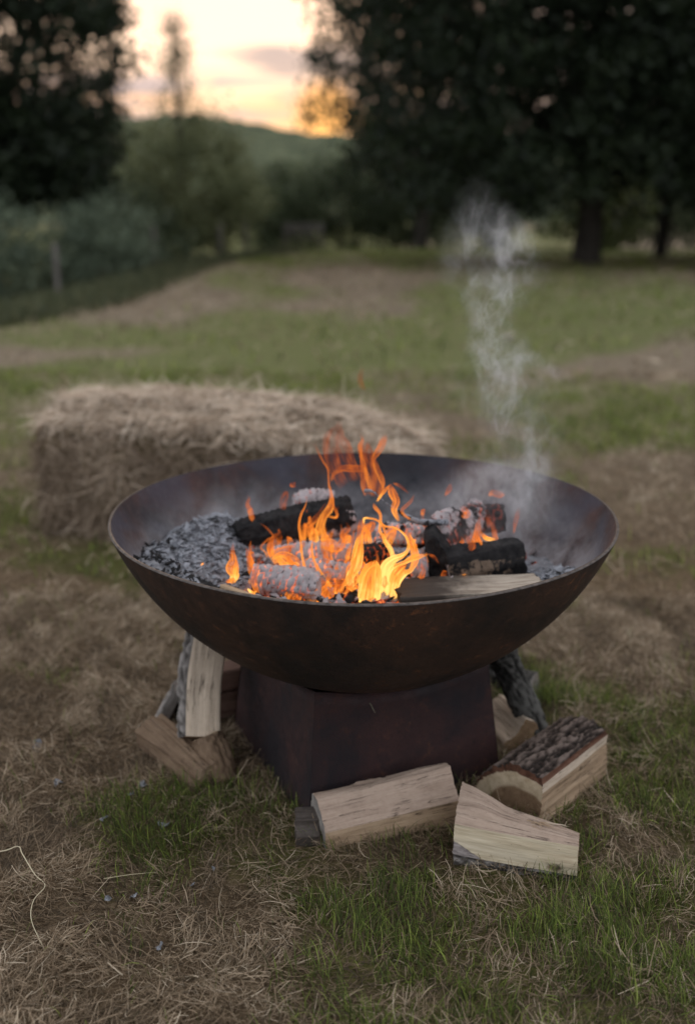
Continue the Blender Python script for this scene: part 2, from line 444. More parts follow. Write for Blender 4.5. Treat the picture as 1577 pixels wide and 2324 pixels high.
# pedestal: four tapered plates whose top edges follow the bowl, a slight gap at the corners
def pedestal():
    ST, SB = .169, .194
    c, s = math.cos(BASE_ROT), math.sin(BASE_ROT)
    def W_(u, v, z, k): return (BASE_C[0]*(1-k)+u*c-v*s, BASE_C[1]*(1-k)+u*s+v*c, z)
    for side in range(4):
        a = side*math.pi/2
        ca, sa = round(math.cos(a)), round(math.sin(a))
        V = []; F = []
        n, m = 28, 10
        for th in (0, .004):
            for i in range(n+1):
                q = -1+2*i/n
                # top height at this column
                rt = math.hypot(q*ST, ST)
                zt = sph_z(min(rt, .30))-.0015-.006*abs(q)**6
                for j in range(m+1):
                    k = j/m
                    hw = SB+(ST-SB)*k
                    u, v = q*(hw-th if th else hw), -(hw-th)
                    u, v = u*ca-v*sa, u*sa+v*ca
                    bulge = .0009*math.sin(q*3+side)*math.sin(k*3)
                    x, y, z = W_(u, v, zt*k-.012*(1-k), k)
                    V.append((x+bulge, y+bulge, z))
        S2 = (n+1)*(m+1)
        for i in range(n):
            for j in range(m):
                A_, B_, C_, D_ = i*(m+1)+j, (i+1)*(m+1)+j, (i+1)*(m+1)+j+1, i*(m+1)+j+1
                F.append((A_, B_, C_, D_)); F.append((A_+S2, D_+S2, C_+S2, B_+S2))
            t0 = i*(m+1)+m; t1 = (i+1)*(m+1)+m
            F.append((t0, t1, t1+S2, t0+S2))
        mesh_obj('side_plate', V, F, BASEM, bowl)
pedestal()

# ------------------------------------------------------------------ wood
def catmull(P, n):
    P = [Vector(p) for p in P]; out = []
    Q = [2*P[0]-P[1]]+P+[2*P[-1]-P[-2]]
    m = len(P)-1
    for i in range(n):
        f = i/(n-1)*m; k = min(int(f), m-1); t = f-k
        a, b, c, d = Q[k:k+4]
        out.append(.5*((2*b)+(c-a)*t+(2*a-5*b+4*c-d)*t*t+(3*b-a-3*c+d)*t*t*t))
    return out

def wood_mat(name, stops, band=.5, dirt=.25, rough=.8):
    m, t, b, out = material(name)
    lc = t.attr('lc', 'Vector')
    fib = t.noise(t.mapping(lc, (14, 260, 1)), 1, 4, .65, .2)
    bnd = t.noise(t.mapping(lc, (5, 38, 1), (3, 1, 0)), 1, 4, .6, .5)
    P = t.n('ShaderNodeNewGeometry').outputs['Position']
    st = t.noise(P, 26, 5, .65)
    f = t.math('ADD', t.math('MULTIPLY', fib, (1-band)*.75), t.math('ADD', t.math('MULTIPLY', bnd, band*.75), t.math('MULTIPLY', t.noise(P, 130, 5, .75), .25)))
    col = t.ramp(f, stops)
    col = t.mix(t.maprange(st, .52, .74, 0, dirt), col, (.13, .095, .07))
    ck = t.noise(t.mapping(lc, (4.5, 85, 1), (7, 3, 0)), 1, 3, .55, .35)
    crk = t.maprange(t.math('ABSOLUTE', t.math('SUBTRACT', ck, .57)), .0, .013, 1, 0)
    crk = t.math('MULTIPLY', crk, t.maprange(st, .42, .56))
    col = t.mix(t.math('MULTIPLY', crk, .85), col, (.045, .028, .02))
    spk = t.noise(t.mapping(lc, (60, 190, 1)), 1, 2, .9)
    col = t.mix(t.maprange(spk, .70, .76, 0, .8), col, (.05, .035, .025))
    setb(t, b, col, rough, 0, t.bump(t.math('SUBTRACT', t.math('ADD', fib, t.math('MULTIPLY', bnd, .7)), crk), .7, .0022), .15)
    return m
def end_mat(name, stops, ring=1300, crack=.5):
    m, t, b, out = material(name)
    lc = t.attr('lc', 'Vector')
    P = t.n('ShaderNodeNewGeometry').outputs['Position']
    r = t.vmath('LENGTH', lc, out=1)
    n = t.noise(P, 40, 4, .6)
    w_ = t.math('SINE', t.math('ADD', t.math('MULTIPLY', r, ring), t.math('MULTIPLY', n, 4)))
    f = t.math('ADD', t.math('MULTIPLY', w_, .05), t.noise(P, 70, 5, .7))
    col = t.ramp(f, stops)
    col = t.mix(t.maprange(t.noise(P, 16, 3, .6), .5, .7, 0, crack), col, (.14, .10, .07))
    setb(t, b, col, .85, 0, t.bump(t.noise(P, 330, 3, .8), .5, .001), .1)
    return m
def bark_mat(name, dark, mid, light, scale=1.):
    m, t, b, out = material(name)
    lc = t.attr('lc', 'Vector'); d = t.attr('relief')
    P = t.n('ShaderNodeNewGeometry').outputs['Position']
    n = t.noise(t.mapping(lc, (45*scale, 110*scale, 1)), 1, 5, .7, .4)
    f = t.math('ADD', t.math('MULTIPLY', d, .65), t.math('MULTIPLY', n, .55))
    col = t.ramp(f, [(.25, dark), (.55, mid), (.85, light)])
    col = t.mix(t.maprange(t.noise(P, 60, 3, .6), .62, .74, 0, .4), col, (.17, .165, .15))
    setb(t, b, col, .9, 0, t.bump(t.math('ADD', n, t.math('MULTIPLY', t.noise(t.mapping(lc, (150, 420, 1)), 1, 4, .8, .5), .8)), 1.0, .005), .15)
    return m
WOOD = {
 'pink': wood_mat('split_beech', [(.25, (.20, .135, .10)), (.5, (.40, .30, .235)), (.75, (.52, .41, .33))]),
 'pale': wood_mat('fresh_split_pale', [(.25, (.33, .24, .14)), (.5, (.56, .46, .30)), (.75, (.68, .58, .42))], .65, .15),
 'cream': wood_mat('dry_split_cream', [(.25, (.33, .25, .18)), (.5, (.55, .45, .35)), (.75, (.66, .56, .45))], .4, .12),
 'tan': wood_mat('sawn_tan', [(.25, (.22, .145, .09)), (.5, (.36, .255, .165)), (.75, (.48, .36, .25))], .5, .3),
 'brown': wood_mat('old_split_brown', [(.25, (.075, .048, .032)), (.5, (.175, .118, .077)), (.75, (.31, .22, .15))], .5, .3),
 'red': wood_mat('old_red_brown', [(.25, (.07, .035, .026)), (.5, (.15, .09, .07)), (.75, (.24, .16, .125))], .6, .3),
 'dark': wood_mat('dark_weathered', [(.25, (.03, .024, .02)), (.5, (.075, .062, .054)), (.75, (.17, .145, .13))], .6, .3),
 'grey': wood_mat('weathered_grey', [(.25, (.06, .053, .05)), (.5, (.14, .125, .115)), (.75, (.25, .225, .21))], .6, .3),
}
ENDM = {
 'dark': end_mat('cut_end_dark', [(.25, (.035, .03, .026)), (.55, (.09, .075, .066)), (.85, (.17, .15, .135))]),
 'tan': end_mat('cut_end_tan', [(.25, (.20, .135, .085)), (.55, (.36, .265, .18)), (.85, (.48, .38, .28))]),
 'pale': end_mat('cut_end_pale', [(.25, (.36, .27, .18)), (.55, (.56, .45, .32)), (.85, (.68, .58, .45))], 1300, .3),
 'brown': end_mat('cut_end_brown', [(.25, (.15, .09, .05)), (.55, (.28, .185, .11)), (.85, (.40, .29, .19))]),
 'grey': end_mat('cut_end_grey', [(.25, (.11, .10, .095)), (.55, (.24, .22, .20)), (.85, (.36, .33, .30))]),
}
BARK = {
 'rough': bark_mat('rough_bark', (.016, .012, .010), (.065, .048, .040), (.22, .17, .145)),
 'dark': bark_mat('dark_bark', (.010, .010, .009), (.035, .033, .030), (.13, .125, .115)),
 'grey': bark_mat('grey_bark', (.04, .033, .03), (.15, .135, .125), (.36, .33, .31)),
 'inner': bark_mat('red_inner_bark', (.05, .022, .014), (.12, .055, .035), (.22, .12, .08)),
}
def char_mat(name, ash=.5, heat=0., warm=(.38, .335, .34)):
    m, t, b, out = material(name)
    P = t.n('ShaderNodeNewGeometry').outputs['Position']
    a = t.attr('ash'); cr = t.attr('relief'); ht = t.attr('hotness')
    n = t.noise(P, 60, 5, .7); n2 = t.noise(P, 18, 3, .6)
    black = t.ramp(n, [(.3, (.006, .006, .007)), (.7, (.030, .028, .028))])
    ashc = t.ramp(n, [(.25, tuple(v*.55 for v in warm)), (.6, warm), (.8, tuple(min(1, v*1.3) for v in warm))])
    f = t.maprange(t.math('ADD', t.math('ADD', a, t.math('MULTIPLY', t.math('SUBTRACT', n, .5), .9)), t.math('MULTIPLY', t.math('SUBTRACT', n2, .5), 1.5)), .42, .58, 0, 1, True)
    f = t.math('MULTIPLY', f, t.maprange(cr, .12, .34))
    col = t.mix(f, black, ashc)
    em = t.math('MULTIPLY', ht, t.math('MULTIPLY', t.maprange(cr, .12, .50, 1, .0), t.maprange(t.noise(P, 30, 3, .6), .44, .62)))
    setb(t, b, col, .9, 0, t.bump(n, .7, .002), .12)
    t.put(b.inputs['Emission Color'], t.ramp(em, [(0, (.75, .06, .01)), (.6, (1, .20, .02)), (1, (1, .42, .07))]))
    t.put(b.inputs['Emission Strength'], t.math('MULTIPLY', em, 1.9))
    return m
CHAR = {'char': char_mat('charred_wood')}
CHAR_BROWN = char_mat('scorched_brown_wood', warm=(.16, .115, .085))

def section(pts, step):
    """resample a closed section [(x, y, part)] -> positions, outward normals, part per edge, perimeter coordinate"""
    P = []; part = []; n = len(pts)
    for i in range(n):
        x0, y0, p = pts[i]; x1, y1, _ = pts[(i+1) % n]
        k = max(1, int(round(math.hypot(x1-x0, y1-y0)/step)))
        for j in range(k): P.append((x0+(x1-x0)*j/k, y0+(y1-y0)*j/k)); part.append(p)
    return P, part
def arc(cx, cy, r, a0, a1, part, n=10, ry=None):
    ry = ry or r
    return [(cx+r*math.cos(math.radians(a0+(a1-a0)*i/(n-1))), cy+ry*math.sin(math.radians(a0+(a1-a0)*i/(n-1))), part) for i in range(n)]

AMP = {'bark': .0035, 'bark_rough': .007, 'split_face': .0044, 'split_side': .0044, 'char': .006, 'sawn_face': .0008}
def log(root, path, sec, mats, sec2=None, step=.005, rings=None, pith=(0, 0), up=(0, 0, 1), seed=0, caps=('cut_end', 'cut_end'), amp=None, ash=None, heat=None, rough_end=.0015, splinter=0., shape=None, ease=1.):
    """a log or split piece grown along a path, its bark, faces and ends as separate parts"""
    am = dict(AMP); am.update(amp or {})
    P0, parts = section(sec, step)
    if sec2 is None: P1 = P0
    else:
        # same number of points edge by edge
        P1 = []
        n = len(sec)
        for i in range(n):
            x0, y0, _ = sec[i]; x1, y1, _ = sec[(i+1) % n]
            k = max(1, int(round(math.hypot(x1-x0, y1-y0)/step)))
            a0, b0 = sec2[i][:2]; a1, b1 = sec2[(i+1) % n][:2]
            for j in range(k): P1.append((a0+(a1-a0)*j/k, b0+(b1-b0)*j/k))
    path = [Vector(p) for p in path]
    L = sum((path[i+1]-path[i]).length for i in range(len(path)-1))
    nr = rings or max(6, int(L/step))
    C = catmull(path, nr) if len(path) > 2 else [path[0].lerp(path[1], i/(nr-1)) for i in range(nr)]
    m = len(P0)
    per = [0]
    for i in range(1, m): per.append(per[-1]+math.hypot(P0[i][0]-P0[i-1][0], P0[i][1]-P0[i-1][1]))
    area = sum(P0[i][0]*P0[(i+1) % m][1]-P0[(i+1) % m][0]*P0[i][1] for i in range(m))
    sg = 1 if area > 0 else -1
    V = np.zeros((nr, m, 3)); LC = np.zeros((nr, m, 3)); RL = np.zeros((nr, m)); NRM = []
    so = Vector((seed*3.7, seed*1.3, seed*.7))
    for r in range(nr):
        t = r/(nr-1)
        a = (C[min(r+1, nr-1)]-C[max(r-1, 0)]).normalized()
        uu = Vector(up); yv = (uu-a*uu.dot(a)).normalized(); xv = a.cross(yv)
        s = t*L
        te = t**ease; pts = [(P0[i][0]*(1-te)+P1[i][0]*te, P0[i][1]*(1-te)+P1[i][1]*te) for i in range(m)]
        if shape: pts = [shape(x, y, t) for x, y in pts]
        for i in range(m):
            x, y = pts[i]
            tx = pts[(i+1) % m][0]-pts[i-1][0]; ty = pts[(i+1) % m][1]-pts[i-1][1]
            ln = math.hypot(tx, ty) or 1
            nx, ny = ty/ln*sg, -tx/ln*sg
            p = parts[i]; q = per[i]
            A = am.get(p, .002)
            if p == 'bark' or p == 'bark_rough':
                wq = noise.noise(Vector((s*30, q*30, seed+2)))*.5
                dd, _ = noise.voronoi(Vector((s*26+wq*1.6, q*135+wq*2.2, seed*2.1))); v1 = noise.noise(Vector((s*15, q*105, seed))+so); v2 = noise.noise(Vector((s*90, q*260, seed+5))+so)
                h = min(1, (dd[1]-dd[0])*2.2)*.22+v1*.75+v2*.85+.38; h = max(0, min(1, h))
                d = (h-.45)*A*1.6
            elif p == 'char':
                wv = noise.noise(Vector((q*28, s*14, seed)))*.42+noise.noise(Vector((q*80, s*50, seed+4)))*.16
                c1 = abs(((s*88+wv*2.0) % 1)-.5)*2; q2 = q*46+noise.noise(Vector((s*22, q*12, seed+2)))*.9
                c2 = abs((q2+.5*math.floor(s*88+wv*2.0) % 1)-math.floor(q2+.5*math.floor(s*88+wv*2.0) % 1)-.5)*2
                h = min(1, min((1-c1)*1.5, (1-c2)*2.4+.15))
                d = (h-.6)*A+noise.noise(Vector((s*16, q*20, seed)))*A*1.1
            else:
                v1 = noise.noise(Vector((s*7, q*95, seed))+so); v2 = noise.noise(Vector((s*22, q*330, seed+3))+so)
                v3 = noise.noise(Vector((s*5, q*22, seed+9))+so)
                h = .5+v1*.6+v2*.3
                d = (v1*.8+v2*.35+v3*1.3)*A
            low = noise.noise(Vector((s*9+x*12, y*12+seed, x*9)))*(.003 if p != 'char' else .011)
            d += low
            e = (noise.noise(Vector((x*60, y*60, seed+t*8)))*rough_end + (noise.noise(Vector((q*260, seed, 2)))*splinter)) if r in (0, nr-1) else 0
            V[r, i] = C[r]+xv*(x+nx*d)+yv*(y+ny*d)+a*e
            LC[r, i] = (s, q, 0); RL[r, i] = max(0, min(1, h))
    zmin = min(float(V[:, :, 2].min()), 9)
    groups = {}
    for i in range(m): groups.setdefault(parts[i], []).append(i)
    extra = lambda rr, ii: {'relief': RL[rr, ii]}
    names = {'bark': 'bark', 'bark_rough': 'bark', 'split_face': 'split_face', 'split_side': 'split_face', 'char': 'charred_face', 'sawn_face': 'sawn_face'}
    for p, cols in groups.items():
        used = sorted(set(cols) | {(i+1) % m for i in cols}); pos = {c: k for k, c in enumerate(used)}
        n = len(used)
        VV = V[:, used].reshape(-1, 3); lc = LC[:, used].copy()
        # the seam column keeps a continuous perimeter coordinate
        F = []
        for r in range(nr-1):
            for i in cols:
                j = (i+1) % m
                f = (r*n+pos[i], r*n+pos[j], (r+1)*n+pos[j], (r+1)*n+pos[i])
                F.append(f if sg > 0 else f[::-1])
        at = {'lc': lc.reshape(-1, 3), 'relief': RL[:, used].ravel()}
        if ash is not None:
            tt = np.repeat(np.linspace(0, 1, nr)[:, None], n, 1).ravel()
            at['ash'] = np.array([ash(tt[k], VV[k]) for k in range(len(VV))]); at['hotness'] = np.array([(heat or (lambda a_, b_: 0))(tt[k], VV[k]) for k in range(len(VV))])
        mesh_obj(names.get(p, p), VV, F, mats[p], root, at)
    for e, r in ((0, 0), (1, nr-1)):
        if caps[e] is None: continue
        ring = V[r]; cen = ring.mean(0); K = 6
        VV = [ring]; pp = P0 if e == 0 else P1
        ax_ = ((C[1]-C[0]) if e == 0 else (C[-1]-C[-2])).normalized(); uu = Vector(up); yv = (uu-ax_*uu.dot(ax_)).normalized(); xv = ax_.cross(yv)
        flat = np.array([C[r]+xv*x+yv*y for x, y in [(shape(x, y, float(e)) if shape else (x, y)) for x, y in pp]]); cen = flat.mean(0)
        lc = [np.array([(x-pith[0], y-pith[1], 0) for x, y in pp])]
        mc = lc[0].mean(0)
        for k in range(1, K):
            f = k/K
            R_ = (ring*.5+flat*.5 if k == 1 else flat)*(1-f)+cen*f
            ax = (C[1]-C[0]).normalized() if e == 0 else (C[-1]-C[-2]).normalized()
            jit = np.array([noise.noise(Vector(q_)*45+so)*rough_end*1.3 for q_ in R_])
            VV.append(R_+np.array(ax)*jit[:, None]); lc.append(lc[0]*(1-f)+mc*f)
        VV = np.concatenate(VV+[cen[None]]); lc = np.concatenate(lc+[mc[None]])
        F = []
        for k in range(K-1):
            for i in range(m):
                j = (i+1) % m; f = (k*m+i, (k+1)*m+i, (k+1)*m+j, k*m+j)
                F.append(f if (sg > 0) == (e == 0) else f[::-1])
        for i in range(m):
            j = (i+1) % m; f = ((K-1)*m+i, K*m, (K-1)*m+j)
            F.append(f if (sg > 0) == (e == 0) else f[::-1])
        at = {'lc': lc, 'relief': np.full(len(VV), .6)}
        if ash is not None:
            at['ash'] = np.array([ash(e, v) for v in VV]); at['hotness'] = np.array([(heat or (lambda a_, b_: 0))(e, v) for v in VV])
        mesh_obj('cut_end' if mats.get(caps[e]) not in CHAR.values() else 'charred_end', VV, F, mats[caps[e]], root, at)

G = 'split logs stacked round the pedestal'
# front log lying along the pedestal
t1 = empty('split_log', (.06, -.28, 0), 'long pinkish split log lying in front of the pedestal, cracked lengthwise', 'log', G)
log(t1, [(-.060, -.318, -.004), (.166, -.243, .002)], [(.002, 0, 'split_side'), (.004, .036, 'split_face'), (-.002, .041, 'split_face'), (-.042, .071, 'split_face'), (-.072, .066, 'bark'), (-.088, .03, 'bark'), (-.082, 0, 'split_side')],
    {'split_face': WOOD['pink'], 'split_side': WOOD['tan'], 'bark': BARK['grey'], 'cut_end': ENDM['grey']}, sec2=[(.0, 0, ''), (.002, .047, ''), (-.006, .052, ''), (-.040, .088, ''), (-.066, .08, ''), (-.09, .04, ''), (-.084, 0, '')], step=.0042, pith=(-.09, .0), seed=3)
# short dark block at its left end
t2 = empty('wood_block', (-.088, -.287, 0), 'short dark weathered block against the left end of the long front log', 'log', G)
log(t2, [(-.110, -.288, -.003), (-.070, -.285, -.003)], [(.020, 0, 'split_face'), (.023, .020, 'split_face'), (.006, .026, 'split_face'), (.004, .043, 'split_face'), (-.028, .049, 'split_face'), (-.03, 0, 'split_face')],
    {'split_face': WOOD['dark'], 'cut_end': ENDM['dark']}, step=.004, seed=8, splinter=.002, rough_end=.005, amp={'split_face': .005})
# pale wedge in front
def pale_bark_mat():
    m, t, b, out = material('pale_split_with_bark')
    lc = t.attr('lc', 'Vector'); P = t.n('ShaderNodeNewGeometry').outputs['Position']
    sx, q, _ = t.xyz(lc)
    fib = t.noise(t.mapping(lc, (14, 240, 1)), 1, 4, .65, .2); bnd = t.noise(t.mapping(lc, (6, 30, 1), (3, 1, 0)), 1, 4, .6, .6)
    col = t.ramp(t.math('ADD', t.math('MULTIPLY', fib, .4), t.math('MULTIPLY', bnd, .6)), [(.3, (.34, .26, .17)), (.5, (.56, .475, .34)), (.7, (.68, .60, .47))])
    n = t.noise(P, 55, 5, .7)
    brk = t.ramp(t.noise(t.mapping(lc, (60, 200, 1)), 1, 5, .7), [(.3, (.10, .085, .08)), (.5, (.27, .235, .225)), (.7, (.42, .38, .36))])
    edge_ = t.math('ADD', t.math('SUBTRACT', t.math('SUBTRACT', .046, t.math('MULTIPLY', sx, .50)), q), t.math('MULTIPLY', t.math('SUBTRACT', n, .5), .012))
    edge2 = t.math('ADD', t.math('SUBTRACT', .019, q), t.math('MULTIPLY', t.math('SUBTRACT', n, .5), .014))
    kn = t.vmath('LENGTH', t.vmath('MULTIPLY', t.vmath('SUBTRACT', lc, (.158, .030, 0)), (1, 1.8, 1)), out=1)
    f = t.maprange(t.math('MAXIMUM', edge_, edge2), 0, .0015, 0, 1)
    col = t.mix(f, col, brk)
    col = t.mix(t.maprange(t.math('ADD', kn, t.math('MULTIPLY', t.math('SUBTRACT', n, .5), .03)), .008, .018, .9, 0), col, t.ramp(n, [(.4, (.035, .022, .014)), (.62, (.30, .21, .13))]))
    spk = t.noise(t.mapping(lc, (70, 160, 1)), 1, 2, .9)
    col = t.mix(t.maprange(spk, .69, .74, 0, .85), col, (.05, .035, .025))
    setb(t, b, col, .8, 0, t.bump(t.math('ADD', fib, t.math('MULTIPLY', f, n)), .6, .002), .15); return m
WOOD['pale_bark'] = pale_bark_mat()
t3 = empty('split_log', (.24, -.34, 0), 'pale yellow wedge of split wood with torn splinters, nearest the camera on the grass', 'log', G)
log(t3, [(.147, -.352, -.003), (.336, -.395, -.003)],
    [(.004, 0, 'bark'), (.006, .022, 'split_face'), (.004, .076, 'split_side'), (-.024, .090, 'split_side'), (-.075, .100, 'split_side'), (-.10, .09, 'split_side'), (-.115, 0, 'split_side')],
    {'split_face': WOOD['pale_bark'], 'split_side': WOOD['pink'], 'bark': BARK['grey'], 'cut_end': ENDM['tan']},
    sec2=[(.004, 0, ''), (.006, .012, ''), (.004, .062, ''), (-.008, .069, ''), (-.016, .071, ''), (-.035, .06, ''), (-.05, 0, '')], step=.0034, ease=.72, shape=lambda x, y, t: (x, y*(1+.07*math.sin(min(1, t*2.6)*math.pi)) if x < -.015 else y), pith=(-.1, .0), seed=11, splinter=.002, amp={'split_face': .003, 'split_side': .004, 'bark': .003})
def splinters(root, base, d, n, ln, mat):
    V = []; F = []; LCs = []
    d = Vector(d).normalized()
    for i in range(n):
        b0 = Vector(base)+Vector((random.uniform(-.012, .012), random.uniform(-.006, .006), random.uniform(-.002, .004)))
        dd = (d+Vector((random.uniform(-.3, .3), random.uniform(-.3, .3), random.uniform(-.15, .3)))).normalized()
        sd = dd.cross(Vector((0, 0, 1))).normalized()*random.uniform(.0008, .002); hh = Vector((0, 0, random.uniform(.0006, .0014)))
        l = ln*random.uniform(.4, 1.1); k = len(V)
        mid = b0+dd*l*.5+Vector((0, 0, random.uniform(-.001, .003)))
        V += [b0-sd, b0+sd, b0+hh, mid-sd*.8, mid+sd*.8, mid+hh*.8, b0+dd*l]
        LCs += [(0, i*.01, 0)]*3+[(l*.5, i*.01, 0)]*3+[(l, i*.01, 0)]
        F += [(k, k+3, k+5, k+2), (k+1, k+2, k+5, k+4), (k, k+1, k+4, k+3), (k+3, k+6, k+5), (k+4, k+5, k+6), (k+3, k+4, k+6), (k, k+2, k+1)]
    mesh_obj('splinter', V, F, mat, root, {'lc': np.array(LCs), 'relief': np.ones(len(V))*.5}, smooth=False)
splinters(t3, (.272, -.352, .073), (.6, -.5, .02), 9, .034, WOOD['tan'])
splinters(t3, (.292, -.35, .066), (.75, -.4, .15), 5, .028, WOOD['cream'])
def quarter_end_mat():
    m, t, b, out = material('quarter_log_end')
    lc = t.attr('lc', 'Vector'); P = t.n('ShaderNodeNewGeometry').outputs['Position']
    n = t.noise(P, 60, 5, .7); r = t.math('ADD', t.vmath('LENGTH', lc, out=1), t.math('MULTIPLY', t.math('SUBTRACT', t.noise(P, 25, 3, .6), .5), .012))
    heart = t.ramp(n, [(.3, (.14, .09, .055)), (.7, (.27, .18, .11))]); sap = t.ramp(n, [(.3, (.36, .28, .18)), (.7, (.56, .46, .33))]); brk = t.ramp(n, [(.35, (.05, .024, .016)), (.7, (.17, .085, .055))])
    col = t.mix(t.maprange(r, .076, .084, 0, 1, True), heart, sap); col = t.mix(t.maprange(r, .1055, .108, 0, 1), col, brk)
    setb(t, b, col, .85, 0, t.bump(n, .6, .002), .1); return m
ENDM['quarter'] = quarter_end_mat()
# quarter log with thick bark uppermost
t4 = empty('split_log', (.36, -.13, 0), 'quartered log with thick dark flaky bark on top and a pale sawn side', 'log', G)
log(t4, [(.305, -.247, -.002), (.452, -.077, .004)],
    [(0, 0, 'split_face'), (0, .066, 'split_side'), (0, .083, 'bark_inner')] + [(-.004, .092, 'bark_rough'), (-.03, .101, 'bark_rough'), (-.066, .098, 'bark_rough'), (-.10, .080, 'bark_rough'), (-.128, .050, 'bark_rough'), (-.142, .015, 'bark_inner'), (-.138, 0, 'split_side')],
    {'split_face': WOOD['tan'], 'split_side': WOOD['cream'], 'bark_rough': BARK['rough'], 'bark_inner': BARK['inner'], 'cut_end': ENDM['quarter']}, step=.0036, pith=(-.04, -.02), seed=5, amp={'bark_rough': .0046, 'bark_inner': .003, 'split_side': .003})
# dark branch leaning on the pedestal, right
t5 = empty('branch', (.345, .035, 0), 'dark mossy round branch leaning against the right side of the pedestal', 'log', G)
log(t5, [(.352, .045, -.012), (.322, .062, .070), (.288, .082, .142), (.268, .092, .190)], arc(0, 0, .028, 0, 330, 'bark', 12), {'bark': BARK['dark'], 'cut_end': ENDM['grey']}, step=.0042, seed=9, up=(0, 1, 0), amp={'bark': .004})
# small round log behind it
t6 = empty('round_log', (.33, .28, 0), 'small round log with a pale sawn end behind the leaning branch', 'log', G)
log(t6, [(.24, .36, .024), (.372, .262, .026)], arc(0, 0, .025, 0, 330, 'bark', 12, .028), {'bark': BARK['dark'], 'cut_end': ENDM['grey']}, step=.0045, seed=14)
# pale wedge tucked between pedestal and branch
t7 = empty('split_log', (.285, .06, 0), 'short pale wedge between the pedestal and the leaning dark branch', 'log', G)
log(t7, [(.262, .135, 0), (.300, .016, 0)], [(.030, 0, 'split_face'), (.026, .022, 'split_face'), (-.018, .064, 'split_face'), (-.040, .05, 'split_face'), (-.042, 0, 'split_face')],
    {'split_face': WOOD['cream'], 'cut_end': ENDM['brown']}, step=.0045, seed=17)
# left side: upright pale log
t8 = empty('split_log', (-.285, .03, 0), 'tall pale split log with grey bark edge, standing upright left of the pedestal', 'log', G)
log(t8, [(-.296, -.052, .064), (-.299, .010, .160), (-.287, .085, .262)],
    [(-.036, -.006, 'split_face'), (-.030, .012, 'split_side'), (.0, .062, 'bark'), (.032, .042, 'bark'), (.046, .014, 'bark'), (.044, -.012, 'bark'), (.028, -.022, 'split_face'), (-.01, -.016, 'split_face')],
    {'split_face': WOOD['cream'], 'split_side': WOOD['tan'], 'bark': BARK['grey'], 'cut_end': ENDM['brown']}, up=(0, 1, .2), step=.0042, seed=21, pith=(.02, .04), amp={'bark': .006, 'split_face': .003})
# two dark logs stacked behind it
t9 = empty('split_log', (-.26, .17, 0), 'lower of two red-brown split logs behind the tall pale log', 'log', G)
log(t9, [(-.375, .135, .004), (-.20, .215, .004)], [(.03, 0, 'split_face'), (.032, .058, 'split_face'), (-.02, .066, 'split_face'), (-.05, .03, 'split_face'), (-.045, 0, 'split_face')], {'split_face': WOOD['red'], 'cut_end': ENDM['grey']}, step=.005, seed=24)
t10 = empty('split_log', (-.25, .18, .07), 'upper of two red-brown split logs behind the tall pale log', 'log', G)
log(t10, [(-.305, .16, .066), (-.19, .215, .070)], [(.03, 0, 'split_face'), (.027, .042, 'split_face'), (-.01, .052, 'split_face'), (-.04, .02, 'split_face'), (-.04, 0, 'split_face')], {'split_face': WOOD['red'], 'cut_end': ENDM['tan']}, step=.005, seed=25)
t11 = empty('bark_slab', (-.375, .12, 0), 'grey weathered slab leaning behind the brown tipped log, left of the pedestal', 'log', G)
log(t11, [(-.405, .128, .0), (-.362, .13, .080)], [(.016, -.03, 'bark'), (.02, 0, 'bark'), (.012, .034, 'bark'), (-.006, .03, 'split_face'), (-.004, -.03, 'split_face')], {'bark': BARK['grey'], 'split_face': WOOD['grey'], 'cut_end': ENDM['grey']}, up=(0, 1, 0), step=.005, seed=28)
# bottom-left tipped log: end face up to the left, body running down to the right
t12 = empty('split_log', (-.34, -.05, 0), 'brown split log tipped at the far left of the pile, pale end up', 'log', G)
log(t12, [(-.405, .012, .046), (-.282, -.112, .012)],
    [(.030, -.030, 'split_face'), (.034, .012, 'split_face'), (.006, .034, 'split_face'), (-.034, .028, 'split_side'), (-.040, -.012, 'split_side'), (-.01, -.04, 'split_face')],
    {'split_face': WOOD['brown'], 'split_side': WOOD['brown'], 'cut_end': ENDM['tan']}, sec2=[(.028, -.02, ''), (.03, .012, ''), (.006, .028, ''), (-.03, .022, ''), (-.034, -.008, ''), (-.01, -.022, '')], step=.004, seed=31, pith=(0, -.06), amp={'split_face': .011, 'split_side': .009})
t13 = empty('log_stump', (-.27, -.07, 0), 'knotty stump-like log with a pale cut top below the tall pale log', 'log', G)
log(t13, [(-.270, -.085, -.006), (-.277, -.068, .035), (-.290, -.052, .066)], arc(0, 0, .037, 0, 330, 'bark', 12), {'bark': WOOD['brown'], 'cut_end': ENDM['pale']},
    sec2=[(x*.8, y*.75, p) for x, y, p in arc(0, 0, .034, 0, 330, 'bark', 12)], up=(0, 1, 0), step=.004, seed=33, amp={'bark': .007}, rough_end=.004)

